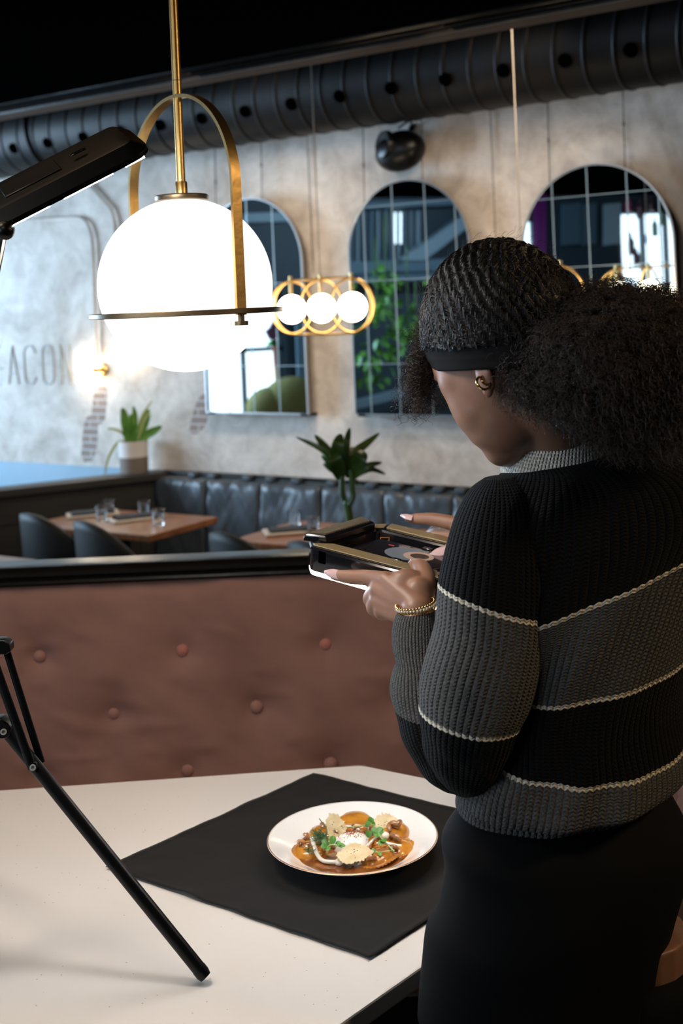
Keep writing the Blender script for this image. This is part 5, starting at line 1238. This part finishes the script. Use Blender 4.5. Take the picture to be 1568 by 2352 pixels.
# nails
def nail(c, fwd, nrm, L_, W_, th=.0016):
    X = frame(c, fwd, nrm); rg = []
    for i in range(13):
        t = i/12; x = -L_*.42+L_*t; w_ = W_*(1 if t < .45 else max(.04, math.cos((t-.45)/.55*PI/2)**.8))
        rg.append([X @ Vector((x, w_*math.sin(q), W_*.55*(math.cos(q)-1)-t*t*.0008)) for q in [(-1.15+2.3*j/10) for j in range(11)]])
    o = MB().grid(rg).build('fingernail', 'nail', body, ang=90); md = o.modifiers.new('t', 'SOLIDIFY'); md.thickness = th; md.offset = .6
cam_dir = lambda p: (Vector((0, 0, EH))-p).normalized()
p = P(768, 1317, 1.7875); nail(p+Vector((0, 0, .0)), P(750, 1318, 1.80)-P(790, 1320, 1.787), cam_dir(p)+Vector((0, 0, .55)), .026, .0072)
p = P(936, 1186, 1.978); nail(p, P(920, 1187, 1.99)-P(955, 1186, 1.975), cam_dir(p)+Vector((0, 0, 1.1)), .020, .0055)
p = P(1010, 1266, 1.858); nail(p, P(993, 1276, 1.87)-P(1030, 1262, 1.868), cam_dir(p)+Vector((-.2, 0, .9)), .028, .0085)
p = P(948, 1300, 1.795); nail(p+Vector((0, 0, .006)), Vector((-.2, 1, -.1)), Vector((0, -.1, 1)), .02, .007)

# bracelet of gold beads, thin bangle
bc = [p for p in pring((914, 1402), (1000, 1386), 1.683, .031, 0, 0, 38)]
for k_, (o_, r_) in enumerate(((0, .0021), (.0048, .0021), (.0024, .0019))):
    t = MB()
    for j, p in enumerate(bc):
        cc = sum(bc, Vector())/38; q = cc+(p-cc)*(1.02 if k_ < 2 else 1.07); t.sphere(q+Vector((-.0009*o_/.0024, .0, o_)), r_, 8, 6)
    t.build('bracelet_bead_row', 'gold' if k_ < 2 else M.setdefault('pearl', mat('pearl_bead', (.75, .66, .56), .25, .3)), per)
MB().tube([p+Vector((0, 0, -.0045)) for p in bc], .0011, 6, closed=True).build('thin_bangle', 'gold', per)
# earrings
for (x, y, r_, tw) in ((1109, 880, .0075, .3), (1116, 873, .0055, -.2)):
    c = P(x, y, 1.4415); X = frame(c, (math.cos(tw), .25, .2), (.25, -.75, .55))
    MB().tube([X @ Vector((r_*math.cos(q), r_*math.sin(q)*1.15, 0)) for q in [2*PI*j/28 for j in range(28)]], .0016, 8, closed=True).build('gold_hoop_earring', 'gold', body)

# headband: cloth band in the plane z = .5*y of the head
bn = MB(); rws = []
for i in range(15):
    t = i/14-.5; r_ = []
    for j in range(96):
        q = 2*PI*j/96; y = -.004+.101*math.sin(q); x = .083*math.cos(q); z = .50*y+.001+t*(.040 if y > -.05 else .036)
        sh = 1+.02*math.cos(t*PI)+.006*noise.noise((t*9, q*1.5, 4))+.012*math.sin(t*22+q*1.3)*.3
        r_.append(HM @ Vector((x*sh, y*sh, z)))
    rws.append(r_)
o = bn.rings(rws, False).build('headband', 'band', per, ang=180); md = o.modifiers.new('t', 'SOLIDIFY'); md.thickness = .0025; md.offset = 0

# ---------------------------------------------------------------- hair
def strands(name, paths, rad, m, parent, n=3):                  # paths: (S, K, 3) array; all strands as one hair mesh
    paths = np.asarray(paths, dtype=np.float64); S_, K_, _ = paths.shape
    t = np.gradient(paths, axis=1); t /= np.linalg.norm(t, axis=2, keepdims=True)+1e-12
    a = np.cross(t, np.array([.37, .61, .70])); a /= np.linalg.norm(a, axis=2, keepdims=True)+1e-12; b = np.cross(t, a)
    tap = np.linspace(1, .45, K_)[None, :, None]; vs = []
    for q in range(n):
        an = 2*PI*q/n; vs.append(paths+(a*math.cos(an)+b*math.sin(an))*rad*tap)
    v = np.stack(vs, axis=2).reshape(-1, 3)                     # (S,K,n)
    idx = np.arange(S_*K_*n).reshape(S_, K_, n); i0 = idx[:, :-1, :]; i1 = idx[:, 1:, :]
    f = np.stack([i0, np.roll(i0, -1, axis=2), np.roll(i1, -1, axis=2), i1], axis=3).reshape(-1, 4)
    inv = np.array(PM[parent.name].inverted()); v = v @ inv[:3, :3].T+inv[:3, 3]
    me = bpy.data.meshes.new(name); me.vertices.add(len(v)); me.vertices.foreach_set('co', v.ravel().astype(np.float32))
    me.loops.add(f.size); me.loops.foreach_set('vertex_index', f.ravel().astype(np.int32)); me.polygons.add(len(f)); me.polygons.foreach_set('loop_start', np.arange(0, f.size, 4, dtype=np.int32))
    me.update(calc_edges=True); me.materials.append(M[m]); me.shade_smooth()
    o = bpy.data.objects.new(name, me); C.objects.link(o); o.parent = parent; o['kind'] = 'stuff'; return o
rng = np.random.default_rng(5)
HMn = np.array(HM)
# cap of pulled-back hair
CRd = np.array([.0895, .108, .118]); CC = np.array([0, -.006, .022])
capm = MB(); rws = []
for i in range(49):
    th = PI*i/48*.74; r_ = []
    for j in range(96):
        q = 2*PI*j/96; d = Vector((math.sin(th)*math.cos(q), math.sin(th)*math.sin(q), math.cos(th)))
        bmp = 1+.016*noise.noise(d*9)+.012*noise.noise(d*24)
        r_.append(HM @ Vector((d.x*CRd[0]*bmp*.965, CC[1]+d.y*CRd[1]*bmp*.965, CC[2]+d.z*CRd[2]*bmp*.965)))
    rws.append(r_)
# keep only what lies above the headband plane
def above(p): q = HM.inverted() @ p; return q.z > .5*q.y+.010
HI = HM.inverted()
vs = [p for r in rws for p in r]; fs = [(i*96+j, i*96+(j+1) % 96, (i+1)*96+(j+1) % 96, (i+1)*96+j) for i in range(48) for j in range(96)]
def okv(p): q = HI @ p; return q.z > .5*q.y+.006
keep = [okv(p) for p in vs]; fs = [f for f in fs if all(keep[i] for i in f)]
hair = MB().add(vs, fs).build('pulled_back_hair', 'hair', per, ang=180)
def onscalp(d): return CC+d*CRd
S1 = 9000; K1 = 16
d = rng.normal(size=(S1*2, 3)); d /= np.linalg.norm(d, axis=1, keepdims=True); loc = CC+d*CRd
d = d[(loc[:, 2] > .5*loc[:, 1]+.008)][:S1]
pole = np.array([.1, -.93, .15]); pole /= np.linalg.norm(pole)     # strands run back toward the puff
tt = np.linspace(0, 1, K1)[None, :, None]; ln = rng.uniform(.12, .26, (len(d), 1, 1))
dirv = d[:, None, :]*(1-tt*ln)+pole*tt*ln; dirv /= np.linalg.norm(dirv, axis=2, keepdims=True)
side = np.cross(d, pole); side /= np.linalg.norm(side, axis=1, keepdims=True)+1e-9
lat = np.degrees(np.arccos(np.clip((dirv*pole).sum(axis=2, keepdims=True), -1, 1)))   # crimped rows run across the strands
row_n = np.array([noise.noise(Vector(x)*4.5)*3.2+noise.noise(Vector(x)*13)*1.6 for x in d])[:, None, None]
wav = np.sin(lat*.95+row_n)
rowr = np.array([noise.noise(Vector(x)*8) for x in d])[:, None, None]
loc = CC+dirv*(CRd*(1.0+.014*wav+.020*rowr+rng.uniform(-.006, .012, (len(d), 1, 1))))+side[:, None, :]*(.0035*np.sin(lat*.95+row_n+1.2)+rng.normal(size=(len(d), 1, 1))*.0006)
wl_ = loc @ HMn[:3, :3].T+HMn[:3, 3]
strands('scalp_strands', wl_, .0005, 'hair', hair)
fl = rng.choice(len(wl_), 260); fly = wl_[fl].copy(); nrm = fly-np.array(hc)[None, None, :]; nrm /= np.linalg.norm(nrm, axis=2, keepdims=True)
fly += nrm*(np.linspace(0, 1, K1)[None, :, None]**1.3)*rng.uniform(.004, .020, (260, 1, 1)); strands('flyaway_strands', fly, .00022, 'hairbrown', hair)
# puff
PCn = np.array(P(1415, 838, 1.465)); PRd = np.array([.130, .105, .096])
pm = MB(); rws = []
for i in range(41):
    r_ = []
    for j in range(64):
        th, q = PI*i/40, 2*PI*j/64; dd = Vector((math.sin(th)*math.cos(q), math.sin(th)*math.sin(q), -math.cos(th))); b_ = 1+.09*noise.noise(dd*2.2)+.05*noise.noise(dd*6)
        r_.append(Vector(PCn)+Vector((dd.x*PRd[0], dd.y*PRd[1], dd.z*PRd[2]))*b_*.90)
    rws.append(r_)
puff = MB().rings(rws, False).build('curly_puff', 'hair', per, ang=180)
def curls(n, cfun, K, turns, cr, L_, grav, name, m, rad, jit=.5):
    root, dr = cfun(n); t = np.linspace(0, 1, K)[None, :, None]
    Ls = rng.uniform(L_[0], L_[1], (n, 1, 1)); base = root[:, None, :]+dr[:, None, :]*t*Ls+np.array([0, 0, -1])*grav*(t**2)*Ls
    a = np.cross(dr, rng.normal(size=(n, 3))); a /= np.linalg.norm(a, axis=1, keepdims=True)+1e-9; b = np.cross(dr, a)
    ph = rng.uniform(0, 2*PI, (n, 1, 1)); tn_ = rng.uniform(turns[0], turns[1], (n, 1, 1)); c_ = rng.uniform(cr[0], cr[1], (n, 1, 1))*np.minimum(1, t*3+.2)
    if 'puff' in name:                                          # the hair ends above the collar
        mid = (base[:, -1, :]+base[:, K//2, :])/2; u_ = mid[:, 0]/mid[:, 1]; v_ = -(mid[:, 2]-EH)/mid[:, 1]
        xx = CX+F*(u_*CR+v_*SR); yy = CY+F*(-u_*SR+v_*CR); ok = yy < np.interp(xx, [1120, 1170, 1220, 1290, 1340, 1420], [900, 940, 968, 985, 1030, 1060])
        base, a, b, ph, tn_, c_ = base[ok], a[ok], b[ok], ph[ok], tn_[ok], c_[ok]
    pts = base+a[:, None, :]*c_*np.cos(2*PI*tn_*t+ph)+b[:, None, :]*c_*np.sin(2*PI*tn_*t+ph)
    return strands(name, pts, rad, m, puff if 'puff' in name else hair)
def puffroots(n):
    d = rng.normal(size=(n, 3)); d[:, 1] -= .35; d /= np.linalg.norm(d, axis=1, keepdims=True)
    lump = np.array([1+.09*noise.noise(Vector(x)*2.2)+.05*noise.noise(Vector(x)*6) for x in d])[:, None]
    dr = d+rng.normal(size=(n, 3))*.55; dr /= np.linalg.norm(dr, axis=1, keepdims=True)
    return PCn+d*PRd*lump*rng.uniform(.84, .97, (n, 1)), dr
curls(6500, puffroots, 30, (2, 4), (.0022, .0042), (.016, .036), .5, 'puff_curls', 'hairbrown', .00042)
curls(2500, puffroots, 26, (1.5, 3), (.003, .005), (.02, .042), .7, 'puff_curls', 'hair', .0004)
curls(240, puffroots, 20, (.6, 1.6), (.003, .006), (.035, .055), .2, 'puff_flyaways', 'hairbrown', .0002)
def lowroots(n):                                                # hair falling behind the ear and over the nape
    x = rng.uniform(1168, 1350, n); y = 800+rng.uniform(-40, 85, n)+(x-1165)*.12; z = rng.uniform(1.425, 1.50, n)
    pts = np.array([P(a, b, c) for a, b, c in zip(x, y, z)]); dr = rng.normal(size=(n, 3))*.5+np.array([-.15, -.1, -.45]); dr /= np.linalg.norm(dr, axis=1, keepdims=True); return pts, dr
curls(1700, lowroots, 30, (2, 4), (.0022, .004), (.018, .040), .4, 'puff_nape_curls', 'hairbrown', .0004)
def frontroots(n):                                              # loose curls in front of the forehead
    u = rng.uniform(0, 1, n); y = 690+u*190; xc = np.interp(y, [690, 760, 820, 880], [1003, 985, 972, 968]); x = xc+rng.normal(size=n)*np.interp(y, [690, 760, 880], [9, 16, 20])
    pts = np.array([P(a, b, c) for a, b, c in zip(x, y, rng.uniform(1.555, 1.60, n))]); dr = rng.normal(size=(n, 3))*.22+np.array([-.08, 0, -1]); dr /= np.linalg.norm(dr, axis=1, keepdims=True); return pts, dr
curls(800, frontroots, 44, (3, 7), (.0018, .0042), (.030, .062), 0, 'front_curls', 'hairbrown', .00045)
def topfront(n):
    x = rng.uniform(995, 1040, n); y = 760-(x-995)*2.4+rng.normal(size=n)*14
    pts = np.array([P(a, b, c) for a, b, c in zip(x, y, rng.uniform(1.54, 1.60, n))]); dr = rng.normal(size=(n, 3))*.4+np.array([-.5, 0, -.6]); dr /= np.linalg.norm(dr, axis=1, keepdims=True); return pts, dr
curls(330, topfront, 36, (2, 5), (.002, .004), (.02, .05), .3, 'front_curls', 'hairbrown', .0004)
